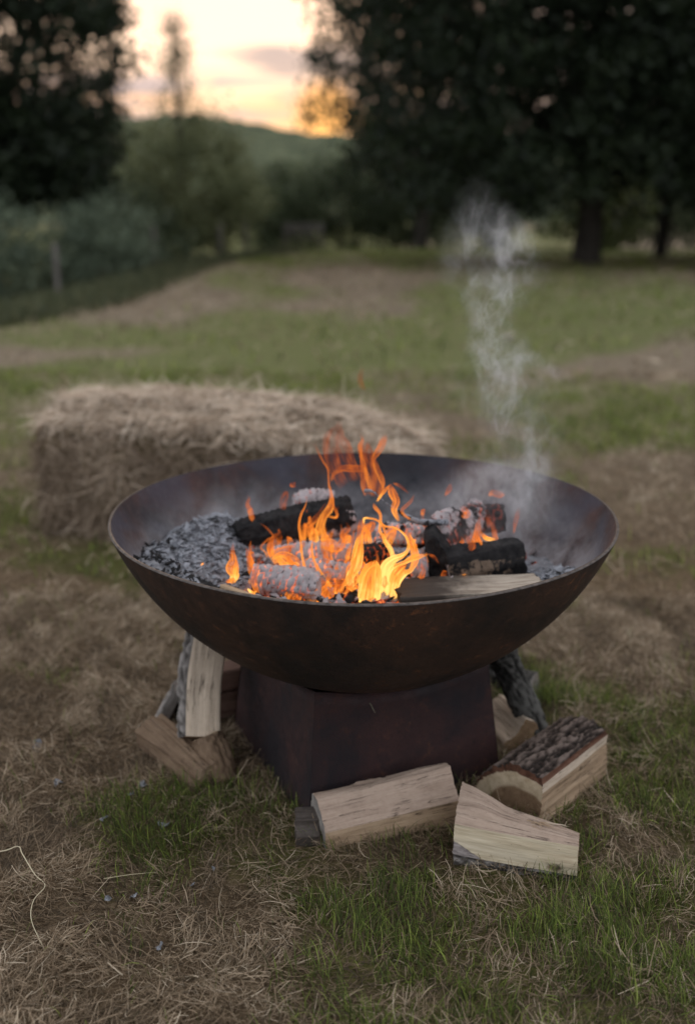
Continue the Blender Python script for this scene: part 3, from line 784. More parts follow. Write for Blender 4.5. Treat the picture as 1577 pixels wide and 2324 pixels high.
# ------------------------------------------------------------------ ash bed inside the bowl
def bed_h(x, y):
    r2 = x*x+y*y
    h = .362+0*r2+.045*sst(.26, .42, np.sqrt(r2))*sst(.25, -.12, y)*sst(.15, -.1, x)+.03*sst(.30, .42, np.sqrt(r2))*sst(.1, -.1, y)*sst(.15, .3, x)
    h = h+.075*np.exp(-((x+.275)/.10)**2-((y-.12)/.13)**2)+.016*np.exp(-((x-.0)/.12)**2-((y-.02)/.10)**2)
    h = h+.030*np.exp(-((x+.33)/.07)**2-((y+.12)/.12)**2)+.016*np.exp(-((x-.33)/.06)**2-((y+.06)/.09)**2)
    h = h-.03*sst(.12, .3, y)
    h = h+.020*(fbm(x*22, y*22, 5, 4)-.5)+.010*(fbm(x*70, y*70, 15, 3)-.5)
    return h
def ash_bed():
    V = []; F = []
    nr, ns = 90, 200
    for j in range(nr+1):
        for i in range(ns):
            a = 2*math.pi*i/ns; r = .445*j/nr
            V.append((r*math.cos(a), r*math.sin(a), 0))
    V = np.array(V); V[:, 2] = bed_h(V[:, 0], V[:, 1])
    # keep inside the shell
    r = np.hypot(V[:, 0], V[:, 1]); wall = ZC-np.sqrt(np.maximum((RS-TH)**2-r*r, 1e-6))
    V[:, 2] = np.maximum(V[:, 2], -1); inside = V[:, 2] > wall-.004
    for j in range(nr):
        for i in range(ns):
            k = (i+1) % ns; f = (j*ns+i, j*ns+k, (j+1)*ns+k, (j+1)*ns+i)
            if all(inside[q] for q in f): F.append(f)
    m, t, b, out = material('grey_ash')
    P = t.n('ShaderNodeNewGeometry').outputs['Position']
    n = t.noise(P, 85, 6, .75); n2 = t.noise(P, 16, 4, .65); x, y, z = t.xyz(P)
    col = t.ramp(n, [(.28, (.08, .08, .086)), (.5, (.18, .18, .195)), (.72, (.35, .35, .37))])
    col = t.mix(t.maprange(n2, .52, .70, 0, .7, True), col, (.05, .047, .05))
    d = t.vmath('LENGTH', t.vmath('MULTIPLY', t.vmath('SUBTRACT', P, (-.055, -.10, .37)), (1, 1.5, 1)), out=1)
    core = t.maprange(d, .07, .17, 1, 0, True)
    em = t.math('MULTIPLY', core, t.maprange(t.noise(P, 42, 4, .7, .6), .40, .56))
    setb(t, b, t.mix(core, col, t.ramp(n, [(.3, (.02, .015, .014)), (.55, (.20, .16, .15)), (.7, (.5, .43, .42))])), .95, 0, t.bump(n, .8, .004), .05)
    t.put(b.inputs['Emission Color'], t.ramp(em, [(0, (.7, .05, .01)), (.6, (1, .19, .02)), (1, (1, .5, .1))]))
    t.put(b.inputs['Emission Strength'], t.math('MULTIPLY', em, 2.4))
    o = mesh_obj('ash', V, F, m); tag(o, 'bed of grey wood ash heaped against the left inside of the bowl', 'ash', kind='stuff')
ash_bed()
def chunk(n_, s, seed, flat=.6):
    """irregular faceted lump"""
    r_ = random.Random(seed); V = []
    for i in range(n_):
        z = 1-2*(i+.5)/n_; a = i*2.39996; q = math.sqrt(1-z*z); k = r_.uniform(.65, 1.15)
        V.append(Vector((q*math.cos(a)*k, q*math.sin(a)*k*.8, z*flat*k))*s)
    import bmesh
    bm = bmesh.new(); vs = [bm.verts.new(v) for v in V]
    bmesh.ops.convex_hull(bm, input=vs); bmesh.ops.triangulate(bm, faces=bm.faces[:])
    bm.verts.index_update(); bm.verts.ensure_lookup_table()
    out = ([tuple(v.co) for v in bm.verts], [tuple(v.index for v in f.verts) for f in bm.faces]); bm.free(); return out
def scatter_chunks(name, label, cat, mat, spots, protos, up=.0):
    VV = []; FF = []; AS = []; HT = []; RLf = []
    for x, y, s, ash_, heat_ in spots:
        v, f = protos[random.randrange(len(protos))]
        rot = Vector((random.gauss(0, .5), random.gauss(0, .5), random.uniform(0, 6.28)))
        from mathutils import Euler
        M = Euler(rot).to_matrix(); z = float(bed_h(np.array([x]), np.array([y]))[0])+s*up
        k = len(VV)
        sx = random.uniform(.8, 2.2)
        for q in v: VV.append(M @ (Vector((q[0]*sx, q[1], q[2]))*s)+Vector((x, y, z)))
        FF += [tuple(i+k for i in g) for g in f]
        AS += [ash_]*len(v); HT += [heat_]*len(v); RLf += [random.uniform(.05, .9) if heat_ > 0 else .7 for _ in v]
    o = mesh_obj(name, VV, FF, mat, attrs={'ash': AS, 'hotness': HT, 'relief': RLf}, smooth=False)
    tag(o, label, cat, kind='stuff')
PROT = [chunk(10, 1, i, .55) for i in range(8)]
FLAKE = [chunk(9, 1, i+50, .28) for i in range(8)]
CH_ASH = char_mat('ash_flake_surface', warm=(.24, .245, .27))
sp = []
for i in range(3600):
    if i < 2700: x, y = random.gauss(-.275, .060), random.gauss(.08, .10)
    elif i < 3100: x, y = random.gauss(.33, .03), random.gauss(-.06, .05)
    else:
        a = random.uniform(2.9, 4.2); r = random.uniform(.33, .43); x, y = r*math.cos(a), r*math.sin(a)
    z = float(bed_h(np.array([x]), np.array([y]))[0]); rr_ = math.hypot(x, y)
    if rr_ < .44 and z > ZC-math.sqrt((RS-TH)**2-rr_**2)-.002: sp.append((x, y, random.uniform(.0015, .004)*random.choice([1, 1, 1.6, 2.4]), random.choice([.9, .9, .8, .8, .7, .6]) if i < 3100 else random.choice([.5, .3, .1]), 0))
scatter_chunks('ash_flakes', 'crumbly pale ash flakes heaped on the left and right of the ash bed', 'ash', CH_ASH, sp, FLAKE, .4)
EMB = char_mat('ember_surface')
sp = []
for i in range(420):
    x, y = random.gauss(-.045, .075), random.gauss(-.085, .055)
    sp.append((x, y, random.uniform(.005, .014), random.choice([.7, .6, .4, .2]), random.choice([.0, .5, .9, 1.])))
for i in range(140):
    x, y = random.gauss(.05, .12), random.gauss(.06, .08)
    sp.append((x, y, random.uniform(.005, .013), random.choice([.7, .5, .1]), random.choice([0, 0, .5])))
scatter_chunks('embers', 'glowing orange embers and ash-crusted coals under the flames', 'embers', EMB, sp, PROT, .3)

# ------------------------------------------------------------------ burning wood
GB = 'burning logs in the bowl'
CM = {'char': CHAR['char'], 'cut_end': CHAR['char']}
def burn(name, loc, label, path, sec, ash, heat, **kw):
    if 'shape' not in kw:
        r_ = random.Random(kw.get('seed', 0)); a_, b_ = r_.uniform(.10, .35), r_.uniform(.10, .35)
        kw['shape'] = lambda x, y, t: (x*(1-a_*(1-min(1, t*4))**2-b_*(1-min(1, (1-t)*4))**2), y*(1-a_*(1-min(1, t*4))**2-b_*(1-min(1, (1-t)*4))**2))
    kw.setdefault('rough_end', .006)
    r = empty(name, loc, label, 'log', GB); log(r, path, sec, kw.pop('mats', CM), ash=ash, heat=heat, **kw); return r
# big black log across the middle, underside eaten to white ash
burn('charred_log', (-.13, .10, .37), 'big black charred log lying across the back left with a white ash-bitten underside',
     [(-.236, .072, .418), (-.13, .10, .436), (-.022, .135, .450)],
     [(.030, -.030, 'char'), (.037, .0, 'char'), (.028, .026, 'char'), (.0, .038, 'char'), (-.03, .026, 'char'), (-.036, -.01, 'char'), (-.01, -.034, 'char')],
     lambda t, v: .12+.75*max(0, min(1, (.412+.03*t-v[2])/.02))+.5*max(0, t-.86)*6*(v[2] < .462)+.35*(v[2] > .466+.02*t), lambda t, v: max(0, min(1, (.410-v[2])/.02))*.9, step=.004, seed=41, amp={'char': .0045})
# round ash-banded log end, hollow
burn('charred_log', (-.13, -.10, .36), 'round burnt log with curved white ash bands at the front left of the fire',
     [(-.185, -.085, .386), (-.13, -.105, .388), (-.075, -.125, .382)], arc(0, 0, .030, 0, 330, 'char', 12),
     lambda t, v: .72, lambda t, v: .8, step=.0036, seed=43, amp={'char': .006}, caps=('dark', 'cut_end'), mats={**CM, 'dark': CHAR['char']})
burn('charred_log', (-.09, -.03, .36), 'ash-white cracked log glowing orange in the middle of the fire',
     [(-.165, .005, .398), (-.09, .010, .398), (-.012, .015, .400)], arc(0, 0, .026, 0, 330, 'char', 12), lambda t, v: .78, lambda t, v: 1., step=.0036, seed=47, amp={'char': .006})
burn('charred_log', (-.07, -.07, .36), 'crusted grey ember log lying just behind the tallest yellow flame',
     [(-.125, -.045, .376), (-.06, -.055, .386), (.010, -.050, .384)], arc(0, 0, .025, 0, 330, 'char', 12), lambda t, v: .70, lambda t, v: 1., step=.0036, seed=49, amp={'char': .007})
burn('charred_log', (.02, .0, .36), 'short dark log end sticking up behind the tallest flames',
     [(-.010, -.012, .405), (.045, .01, .412)], arc(0, 0, .024, 0, 330, 'char', 12, .026), lambda t, v: .30+.4*(v[2] > .43), lambda t, v: .5, step=.0036, seed=53, amp={'char': .005})
burn('charred_log', (.08, .03, .37), 'ash-crusted log piled at the centre above the red coals',
     [(.03, .06, .425), (.115, .03, .432)], arc(0, 0, .027, 0, 330, 'char', 12, .024), lambda t, v: .55, lambda t, v: .9, step=.0038, seed=55, amp={'char': .006})
# black wedge, right of the flames
burn('charred_wedge', (.14, .0, .36), 'black wedge of charred wood with a hollowed edge, right of the flames',
     [(.138, -.035, .395), (.142, .03, .405)], [(-.02, -.04, 'char'), (.045, -.03, 'char'), (.058, -.008, 'char'), (.03, .004, 'char'), (.004, .03, 'char'), (-.014, .058, 'char'), (-.022, .052, 'char')],
     lambda t, v: .10, lambda t, v: .0, step=.004, seed=57, amp={'char': .002})
burn('charred_log', (.105, -.03, .36), 'pinkish-grey ash-coated chunk between the flames and the black wedge',
     [(.085, -.030, .385), (.112, -.025, .388)], arc(0, 0, .026, 0, 330, 'char', 12, .028), lambda t, v: .85, lambda t, v: .5, step=.0036, seed=59, amp={'char': .005})
# dark log pointing right
burn('charred_log', (.22, .0, .37), 'dark brown part-burnt log lying behind the flat board, its black end to the right',
     [(.150, -.032, .388), (.22, -.012, .400), (.288, .012, .408)], [(.022, -.036, 'char'), (.030, -.008, 'char'), (.020, .026, 'char'), (-.008, .034, 'char'), (-.032, .012, 'char'), (-.03, -.03, 'char')],
     lambda t, v: .52*(v[1] < .0)*(v[2] < .41), lambda t, v: 0, step=.0042, seed=61, amp={'char': .0022}, mats={'char': CHAR_BROWN, 'cut_end': CHAR['char']})
# back right pieces
burn('charred_log', (.20, .10, .38), 'pale ash-striped log leaning up at the back right of the fire',
     [(.165, .055, .395), (.225, .135, .455)], arc(0, 0, .024, 0, 330, 'char', 12, .03), lambda t, v: .62, lambda t, v: .55, step=.004, seed=63, amp={'char': .007})
burn('charred_log', (.24, .12, .38), 'black log end behind the ash-striped log at the back right',
     [(.20, .14, .43), (.275, .13, .437)], arc(0, 0, .03, 0, 330, 'char', 12), lambda t, v: .15, lambda t, v: .2, step=.0045, seed=65, amp={'char': .004})
burn('charred_log', (.16, .07, .39), 'grey smoking chunk resting on top of the black wedge',
     [(.135, .055, .435), (.185, .085, .445)], [(-.03, -.02, 'char'), (.03, -.02, 'char'), (.012, .03, 'char'), (-.004, .034, 'char')], lambda t, v: .45, lambda t, v: .2, step=.0045, seed=67, amp={'char': .003})
burn('charred_log', (-.1, .2, .38), 'pale ashy log half hidden behind the big black log',
     [(-.135, .20, .450), (-.06, .215, .455)], arc(0, 0, .026, 0, 330, 'char', 12), lambda t, v: .75, lambda t, v: .3, step=.0045, seed=69, amp={'char': .005})
# unburnt board near the rim
t20 = empty('board', (.18, -.10, .375), 'flat part-burnt board just inside the near right rim, dark at its left end', 'log', GB)
def board_mat():
    m, t, b, out = material('scorched_board')
    lc = t.attr('lc', 'Vector'); P = t.n('ShaderNodeNewGeometry').outputs['Position']
    fib = t.noise(t.mapping(lc, (12, 200, 1)), 1, 4, .65, .3); n = t.noise(P, 22, 4, .65)
    col = t.ramp(fib, [(.28, (.16, .12, .09)), (.5, (.33, .275, .22)), (.75, (.47, .41, .34))])
    burnf = t.maprange(t.math('ADD', t.xyz(P)[0], t.math('MULTIPLY', t.math('SUBTRACT', n, .5), -.16)), .12, .235, 1, 0, True)
    col = t.mix(t.math('MULTIPLY', burnf, .93), col, (.022, .015, .012))
    setb(t, b, col, .75, 0, t.bump(fib, .6, .0015), .2); return m
BM_ = board_mat()
log(t20, [(.062, -.115, .372), (.312, -.085, .374)], [(.045, -.008, 'sawn_face'), (.046, .010, 'sawn_face'), (-.045, .012, 'sawn_face'), (-.046, -.008, 'sawn_face')],
    {'sawn_face': BM_, 'cut_end': BM_}, step=.005, seed=71, amp={'sawn_face': .0035}, rough_end=.008)
t21 = empty('bark_piece', (-.26, -.14, .39), 'flat dark charcoal slab against the near left rim', 'log', GB)
log(t21, [(-.318, -.128, .398), (-.215, -.182, .386)], [(.022, -.008, 'char'), (.02, .008, 'char'), (-.022, .010, 'char'), (-.024, -.006, 'char')], CM, ash=lambda t, v: .33, heat=lambda t, v: 0, step=.0042, seed=73, amp={'char': .004})
t22 = empty('kindling_stick', (-.19, -.18, .39), 'thin pale splintered kindling stick pointing into the fire by the near rim', 'log', GB)
log(t22, [(-.238, -.150, .397), (-.155, -.198, .383)], [(.006, -.003, 'split_face'), (.005, .003, 'split_face'), (-.006, .003, 'split_face'), (-.006, -.003, 'split_face')], {'split_face': WOOD['tan'], 'cut_end': ENDM['tan']}, step=.003, seed=75, amp={'split_face': .0012}, splinter=.006)
t23 = empty('ash_strip', (.06, .02, .45), 'curled grey strip of ash-coated wood arching over the centre of the fire', 'log', GB)
log(t23, [(.004, .055, .512), (.020, .045, .512), (.05, .025, .492), (.10, .0, .470), (.155, .02, .462)], [(.003, -.003, 'char'), (.003, .003, 'char'), (-.003, .003, 'char'), (-.003, -.003, 'char')],
    {'char': CH_ASH, 'cut_end': CH_ASH}, ash=lambda t, v: .8-.4*t, heat=lambda t, v: 0, step=.003, seed=77, amp={'char': .001})

# ------------------------------------------------------------------ flames
def flame_mat():
    m, t, b, out = material('flame')
    t.t.nodes.remove(b)
    h = t.attr('hotness'); op = t.attr('opac'); lc = t.attr('lc', 'Vector')
    lw = t.n('ShaderNodeLayerWeight', i_Blend=.5).outputs['Facing']
    st = t.noise(t.mapping(lc, (2.2, 1.0, 1)), 1, 3, .55, .6)
    f = t.math('ADD', h, t.math('ADD', t.math('MULTIPLY', t.math('SUBTRACT', st, .5), .95), t.math('MULTIPLY', t.math('SUBTRACT', lw, .45), .25)))
    col = t.ramp(f, [(0, (.45, .065, .014)), (.25, (.85, .16, .022)), (.5, (1, .26, .033)), (.75, (1, .35, .05)), (1, (1, .54, .14))])
    em = t.n('ShaderNodeEmission', i_Color=col, i_Strength=t.maprange(f, 0, 1, .65, 1.75))
    al = t.math('MULTIPLY', op, t.math('ADD', t.maprange(lw, .1, .9, t.maprange(h, .2, 1, .14, .50), 1.0), t.maprange(st, .35, .65, -.15, .30)), clamp=True)
    tr = t.n('ShaderNodeBsdfTransparent')
    mx = t.n('ShaderNodeMixShader', i_0=al, i_1=tr.outputs[0], i_2=em.outputs[0])
    t.t.links.new(mx.outputs[0], out.inputs[0])
    return m
FM = flame_mat()
FLAMES = [
 (0.85, [(-0.0032,-0.13,0.3596,0.0091),(-0.0006,-0.13,0.3885,0.0109),(0.0038,-0.13,0.4133,0.0126),(0.0127,-0.13,0.4305,0.0108),(0.0216,-0.13,0.44,0.0032)]),
 (0.95, [(0.0224,-0.12,0.3559,0.0128),(0.024,-0.12,0.383,0.0146),(0.0238,-0.12,0.41,0.0145),(0.0223,-0.12,0.4253,0.0109),(0.0209,-0.12,0.4376,0.0029)]),
 (1.0, [(0.0373,-0.11,0.3522,0.011),(0.0388,-0.11,0.3911,0.0165),(0.0421,-0.11,0.4181,0.0182),(0.0529,-0.11,0.4316,0.0116),(0.0674,-0.11,0.4392,0.0073),(0.0763,-0.11,0.4488,0.0047),(0.0779,-0.11,0.4602,0.0033),(0.0741,-0.11,0.4753,0.0029),(0.0649,-0.11,0.4866,0.0027),(0.0522,-0.11,0.4941,0.0027),(0.0378,-0.11,0.4959,0.0029),(0.0287,-0.11,0.5034,0.0029),(0.0179,-0.11,0.5062,0.0014)]),
 (1.0, [(0.0496,-0.1,0.3485,0.0067),(0.0475,-0.1,0.3681,0.0111),(0.0481,-0.1,0.3973,0.0114),(0.0534,-0.1,0.4148,0.0081),(0.0716,-0.1,0.4264,0.0062),(0.0879,-0.1,0.4361,0.0091),(0.1006,-0.1,0.4399,0.0058),(0.1147,-0.1,0.4428,0.0005)]),
 (0.9, [(0.0585,-0.105,0.3602,0.0044),(0.0609,-0.105,0.3894,0.0062),(0.0716,-0.105,0.4088,0.0095),(0.0825,-0.105,0.4146,0.0066),(0.0904,-0.105,0.4319,0.0109),(0.0874,-0.105,0.451,0.0109),(0.0798,-0.105,0.47,0.0076),(0.0769,-0.105,0.4804,0.0011)]),
 (0.95, [(-0.0171,-0.09,0.379,0.0063),(-0.0221,-0.09,0.3936,0.0122),(-0.0125,-0.09,0.4112,0.0155),(-0.0085,-0.09,0.4344,0.0162),(-0.0058,-0.09,0.4556,0.011),(-0.0035,-0.09,0.4743,0.0007)]),
 (0.8, [(-0.0199,-0.08,0.3744,0.0056),(-0.0051,-0.08,0.3843,0.0093),(0.0042,-0.08,0.4001,0.0082),(0.0097,-0.08,0.4137,0.0056),(0.017,-0.08,0.4196,0.0015)]),
 (0.85, [(0.0543,-0.07,0.4184,0.0063),(0.0495,-0.07,0.4359,0.0074),(0.041,-0.07,0.4495,0.0063),(0.0354,-0.07,0.463,0.0048),(0.0297,-0.07,0.4746,0.0041),(0.031,-0.07,0.4938,0.0037),(0.0295,-0.07,0.5071,0.0044),(0.0211,-0.07,0.5185,0.0051),(0.0183,-0.07,0.5252,0.0009)]),
 (0.8, [(0.0021,-0.06,0.4831,0.0015),(0.003,-0.06,0.4937,0.003),(0.0131,-0.06,0.4951,0.0026),(0.0242,-0.06,0.4928,0.0024),(0.0354,-0.06,0.4812,0.0037),(0.0393,-0.06,0.4619,0.003),(0.0339,-0.06,0.4444,0.0015)]),
 (0.6, [(0.0647,-0.02,0.4775,0.0038),(0.0559,-0.02,0.499,0.0087),(0.0595,-0.02,0.5146,0.0105),(0.0518,-0.02,0.5302,0.0113),(0.0489,-0.02,0.5433,0.0009)]),
 (0.65, [(0.0257,-0.02,0.5116,0.0023),(0.034,-0.02,0.5282,0.0045),(0.0424,-0.02,0.5379,0.0041),(0.0493,-0.02,0.5427,0.0007)]),
 (0.45, [(0.0903,0.0,0.4707,0.0027),(0.0753,0.0,0.4836,0.0038),(0.0709,0.0,0.4935,0.0046),(0.0784,0.0,0.5014,0.0049),(0.0878,0.0,0.5093,0.0038),(0.0928,0.0,0.5182,0.0006)]),
 (0.8, [(-0.0522,-0.1,0.3491,0.0044),(-0.0623,-0.1,0.3599,0.007),(-0.0769,-0.1,0.3794,0.0063),(-0.0897,-0.1,0.395,0.0051),(-0.0987,-0.1,0.4104,0.0044),(-0.1039,-0.1,0.4355,0.0031),(-0.1063,-0.1,0.468,0.0031),(-0.1087,-0.1,0.4926,0.0031),(-0.1049,-0.1,0.5133,0.0031),(-0.0984,-0.1,0.5265,0.0025),(-0.0943,-0.1,0.5395,0.0004)]),
 (0.75, [(-0.0458,-0.09,0.3573,0.0063),(-0.0606,-0.09,0.3759,0.007),(-0.0753,-0.09,0.4013,0.0055),(-0.0843,-0.09,0.4226,0.0039),(-0.0878,-0.09,0.4438,0.0029),(-0.0867,-0.09,0.4592,0.0026),(-0.083,-0.09,0.4678,0.0015)]),
 (0.55, [(-0.0742,0.0,0.4393,0.0192),(-0.0764,0.0,0.4573,0.0142),(-0.0701,0.0,0.4773,0.0107),(-0.0596,0.0,0.4912,0.0114),(-0.0557,0.0,0.507,0.0072),(-0.0575,0.0,0.5227,0.0042),(-0.0603,0.0,0.5364,0.0027),(-0.0612,0.0,0.554,0.0025),(-0.063,0.0,0.5675,0.0025),(-0.0695,0.0,0.5791,0.0028),(-0.0788,0.0,0.5984,0.0028),(-0.0847,0.0,0.6137,0.0006)]),
 (0.5, [(-0.0644,0.0,0.4773,0.0027),(-0.0491,0.0,0.4769,0.0038),(-0.0457,0.0,0.4853,0.0042),(-0.051,0.0,0.4991,0.0034),(-0.0566,0.0,0.5099,0.0015)]),
 (0.3, [(-0.0597,0.13,0.5116,0.0024),(-0.0536,0.13,0.5283,0.0057),(-0.0394,0.13,0.5387,0.0101),(-0.0213,0.13,0.5383,0.0113),(-0.0011,0.13,0.5367,0.0101),(0.011,0.13,0.5326,0.004)]),
 (0.5, [(0.0159,0.1,0.4946,0.0032),(0.0098,0.1,0.5234,0.0052),(0.0027,0.1,0.5479,0.006),(-0.003,0.1,0.5723,0.0059),(-0.0054,0.1,0.5885,0.0055),(0.0001,0.1,0.6005,0.0039),(-0.0035,0.1,0.6116,0.0006)]),
 (0.45, [(0.04,0.11,0.5045,0.0024),(0.0267,0.11,0.5374,0.004),(0.0206,0.11,0.5579,0.004),(0.0261,0.11,0.5701,0.0087),(0.0344,0.11,0.5823,0.0107),(0.0402,0.11,0.5965,0.0091),(0.0444,0.11,0.607,0.0008)]),
 (0.25, [(0.0212,0.12,0.4873,0.0283),(0.0201,0.12,0.5102,0.0383),(0.0149,0.12,0.535,0.0301),(0.0098,0.12,0.5556,0.024),(0.0067,0.12,0.576,0.018),(0.0076,0.12,0.5923,0.006)]),
 (0.1, [(-0.0214,0.16,0.5,0.0411),(-0.0378,0.16,0.5337,0.045),(-0.048,0.16,0.565,0.0469),(-0.052,0.16,0.5899,0.0366),(-0.0458,0.16,0.6126,0.0121),(-0.0438,0.16,0.6291,0.002)]),
 (0.25, [(0.0569,0.08,0.5214,0.0012),(0.0718,0.08,0.5123,0.0047),(0.0874,0.08,0.5017,0.0008)]),
 (0.35, [(0.11,0.05,0.4675,0.0051),(0.1127,0.05,0.4736,0.0067),(0.1122,0.05,0.4797,0.002)]),
 (0.12, [(0.0055,0.3,0.6608,0.0036),(-0.0043,0.3,0.6806,0.0089),(0.0018,0.3,0.7055,0.0027)]),
 (0.95, [(-0.1264,-0.08,0.3953,0.0037),(-0.1268,-0.08,0.408,0.0119),(-0.1345,-0.08,0.4129,0.01),(-0.1436,-0.08,0.4236,0.0074),(-0.1509,-0.08,0.4294,0.003)]),
 (0.8, [(-0.1109,-0.07,0.4165,0.0048),(-0.1296,-0.07,0.4109,0.0063),(-0.1408,-0.07,0.4066,0.0034)]),
 (0.9, [(-0.2196,-0.1,0.3951,0.0022),(-0.2192,-0.1,0.4116,0.0081),(-0.2184,-0.1,0.4251,0.0005)]),
 (0.6, [(-0.2249,-0.1,0.3834,0.0074),(-0.2284,-0.1,0.3893,0.0092),(-0.2366,-0.1,0.3941,0.0037)]),
 (0.45, [(-0.1727,0.0,0.4013,0.0019),(-0.1763,0.0,0.4134,0.0023),(-0.1838,0.0,0.4235,0.0027),(-0.1719,0.0,0.4366,0.0029),(-0.1622,0.0,0.4417,0.0027),(-0.1744,0.0,0.4557,0.0023),(-0.1858,0.0,0.4626,0.0008)]),
 (0.4, [(-0.1641,-0.01,0.4046,0.0077),(-0.1656,-0.01,0.4247,0.0115),(-0.1596,-0.01,0.4407,0.0088),(-0.146,-0.01,0.4507,0.0011)]),
 (0.45, [(-0.1331,0.02,0.4112,0.007),(-0.1339,0.02,0.4255,0.0078),(-0.1376,0.02,0.4377,0.0016)]),
 (0.4, [(-0.1018,0.02,0.4317,0.0078),(-0.1035,0.02,0.4519,0.0066),(-0.1063,0.02,0.464,0.0012)]),
 (0.3, [(-0.1025,0.04,0.446,0.0117),(-0.0887,0.04,0.4623,0.0098),(-0.0788,0.04,0.4745,0.0039),(-0.0671,0.04,0.4907,0.0008)]),
 (0.5, [(-0.0759,0.0,0.4218,0.0212),(-0.0586,0.0,0.4238,0.0231),(-0.0413,0.0,0.4239,0.0154),(-0.0355,0.0,0.442,0.0058),(-0.0393,0.0,0.462,0.0008)]),
 (0.7, [(-0.1352,-0.11,0.36,0.011),(-0.1203,-0.11,0.3737,0.0147),(-0.1019,-0.11,0.3815,0.0128),(-0.0872,-0.11,0.3874,0.0044)]),
 (0.6, [(-0.109,-0.12,0.356,0.011),(-0.1015,-0.12,0.3696,0.0164),(-0.0905,-0.12,0.3832,0.0128),(-0.0758,-0.12,0.3891,0.0036)]),
 (0.55, [(-0.0761,-0.12,0.3561,0.011),(-0.0687,-0.12,0.3717,0.0164),(-0.0595,-0.12,0.3853,0.0109),(-0.0503,-0.12,0.3911,0.0018)]),
 (0.65, [(-0.1397,-0.1,0.3504,0.0148),(-0.1414,-0.1,0.3602,0.0111),(-0.132,-0.1,0.372,0.0055)]),
 (0.55, [(-0.1577,-0.09,0.4191,0.0092),(-0.1391,-0.09,0.4308,0.0147),(-0.1171,-0.09,0.425,0.0129),(-0.1025,-0.09,0.4173,0.0037)]),
 (0.6, [(-0.0396,-0.11,0.3584,0.0029),(-0.0304,-0.11,0.374,0.0048),(-0.0194,-0.11,0.3876,0.004),(-0.0067,-0.11,0.3954,0.0011)]),
 (0.5, [(-0.0836,-0.06,0.3816,0.0056),(-0.0741,-0.06,0.4015,0.0094),(-0.0609,-0.06,0.4114,0.0037)]),
 (0.45, [(-0.1242,-0.1,0.3993,0.0015),(-0.1096,-0.1,0.3935,0.0018),(-0.0949,-0.1,0.3955,0.0018),(-0.0819,-0.1,0.4053,0.0018),(-0.0708,-0.1,0.4227,0.0007)]),
 (0.4, [(-0.2243,-0.03,0.3738,0.0096),(-0.2091,-0.03,0.3708,0.0134),(-0.1937,-0.03,0.3769,0.0076),(-0.1859,-0.03,0.3809,0.0015)]),
 (0.9, [(-0.198,-0.13,0.3845,0.0025),(-0.1863,-0.13,0.3807,0.0065),(-0.1817,-0.13,0.3817,0.0025)]),
 (0.55, [(-0.2154,-0.13,0.3787,0.0036),(-0.2044,-0.13,0.3826,0.0054),(-0.1988,-0.13,0.3893,0.0011)]),
 (0.15, [(-0.1484,0.06,0.4769,0.0098),(-0.1451,0.06,0.4952,0.0118),(-0.14,0.06,0.5114,0.0039)]),
 (0.15, [(-0.1346,0.1,0.5052,0.002),(-0.1305,0.1,0.5134,0.01),(-0.1255,0.1,0.5176,0.0016)]),
 (0.55, [(-0.123,-0.13,0.3578,0.0164),(-0.1211,-0.13,0.3694,0.0236),(-0.1136,-0.13,0.381,0.02),(-0.1045,-0.13,0.3906,0.0091)]),
 (0.6, [(-0.0903,-0.13,0.3579,0.0164),(-0.092,-0.13,0.3695,0.0236),(-0.0846,-0.13,0.3811,0.0181),(-0.0809,-0.13,0.3917,0.0054)]),
 (0.5, [(-0.0614,-0.12,0.3542,0.0128),(-0.0632,-0.12,0.3659,0.0201),(-0.0559,-0.12,0.3775,0.0146),(-0.0467,-0.12,0.3872,0.0036)]),
 (0.65, [(-0.1405,-0.115,0.354,0.0092),(-0.1422,-0.115,0.3657,0.0128),(-0.1365,-0.115,0.3755,0.0091),(-0.1382,-0.115,0.3852,0.0022)]),
 (0.45, [(-0.1047,-0.05,0.386,0.0113),(-0.0989,-0.05,0.4,0.017),(-0.0857,-0.05,0.4099,0.0132),(-0.0706,-0.05,0.4139,0.0038)]),
 (0.5, [(-0.1595,-0.02,0.4078,0.0115),(-0.1517,-0.02,0.4159,0.0172),(-0.1363,-0.02,0.4219,0.0133),(-0.1191,-0.02,0.425,0.0038)]),
 (0.8, [(0.0058,-0.135,0.3615,0.0163),(0.0093,-0.135,0.3807,0.0199),(0.011,-0.135,0.3999,0.0162),(0.0145,-0.135,0.4189,0.009),(0.0216,-0.135,0.4303,0.0025)]),
 (0.85, [(0.0532,-0.125,0.3656,0.0091),(0.0538,-0.125,0.3888,0.0145),(0.0572,-0.125,0.408,0.0145),(0.0652,-0.125,0.4233,0.0108),(0.074,-0.125,0.4347,0.0036)]),
 (0.55, [(0.006,-0.06,0.4462,0.0093),(0.004,-0.06,0.4618,0.0111),(0.0095,-0.06,0.4754,0.0093),(0.0169,-0.06,0.487,0.0026)]),
 (0.5, [(0.0438,-0.04,0.4381,0.0132),(0.0493,-0.04,0.4539,0.0169),(0.0547,-0.04,0.4657,0.0112),(0.0621,-0.04,0.4754,0.003)]),
 (0.5, [(0.2187,0.0,0.4184,0.0071),(0.2114,0.0,0.4276,0.0106),(0.2075,0.0,0.4387,0.007),(0.2089,0.0,0.4497,0.0014)]),
 (0.75, [(0.2428,0.0,0.4323,0.0014),(0.2286,0.0,0.436,0.0074),(0.2196,0.0,0.4442,0.0063),(0.2119,0.0,0.4552,0.0007)]),
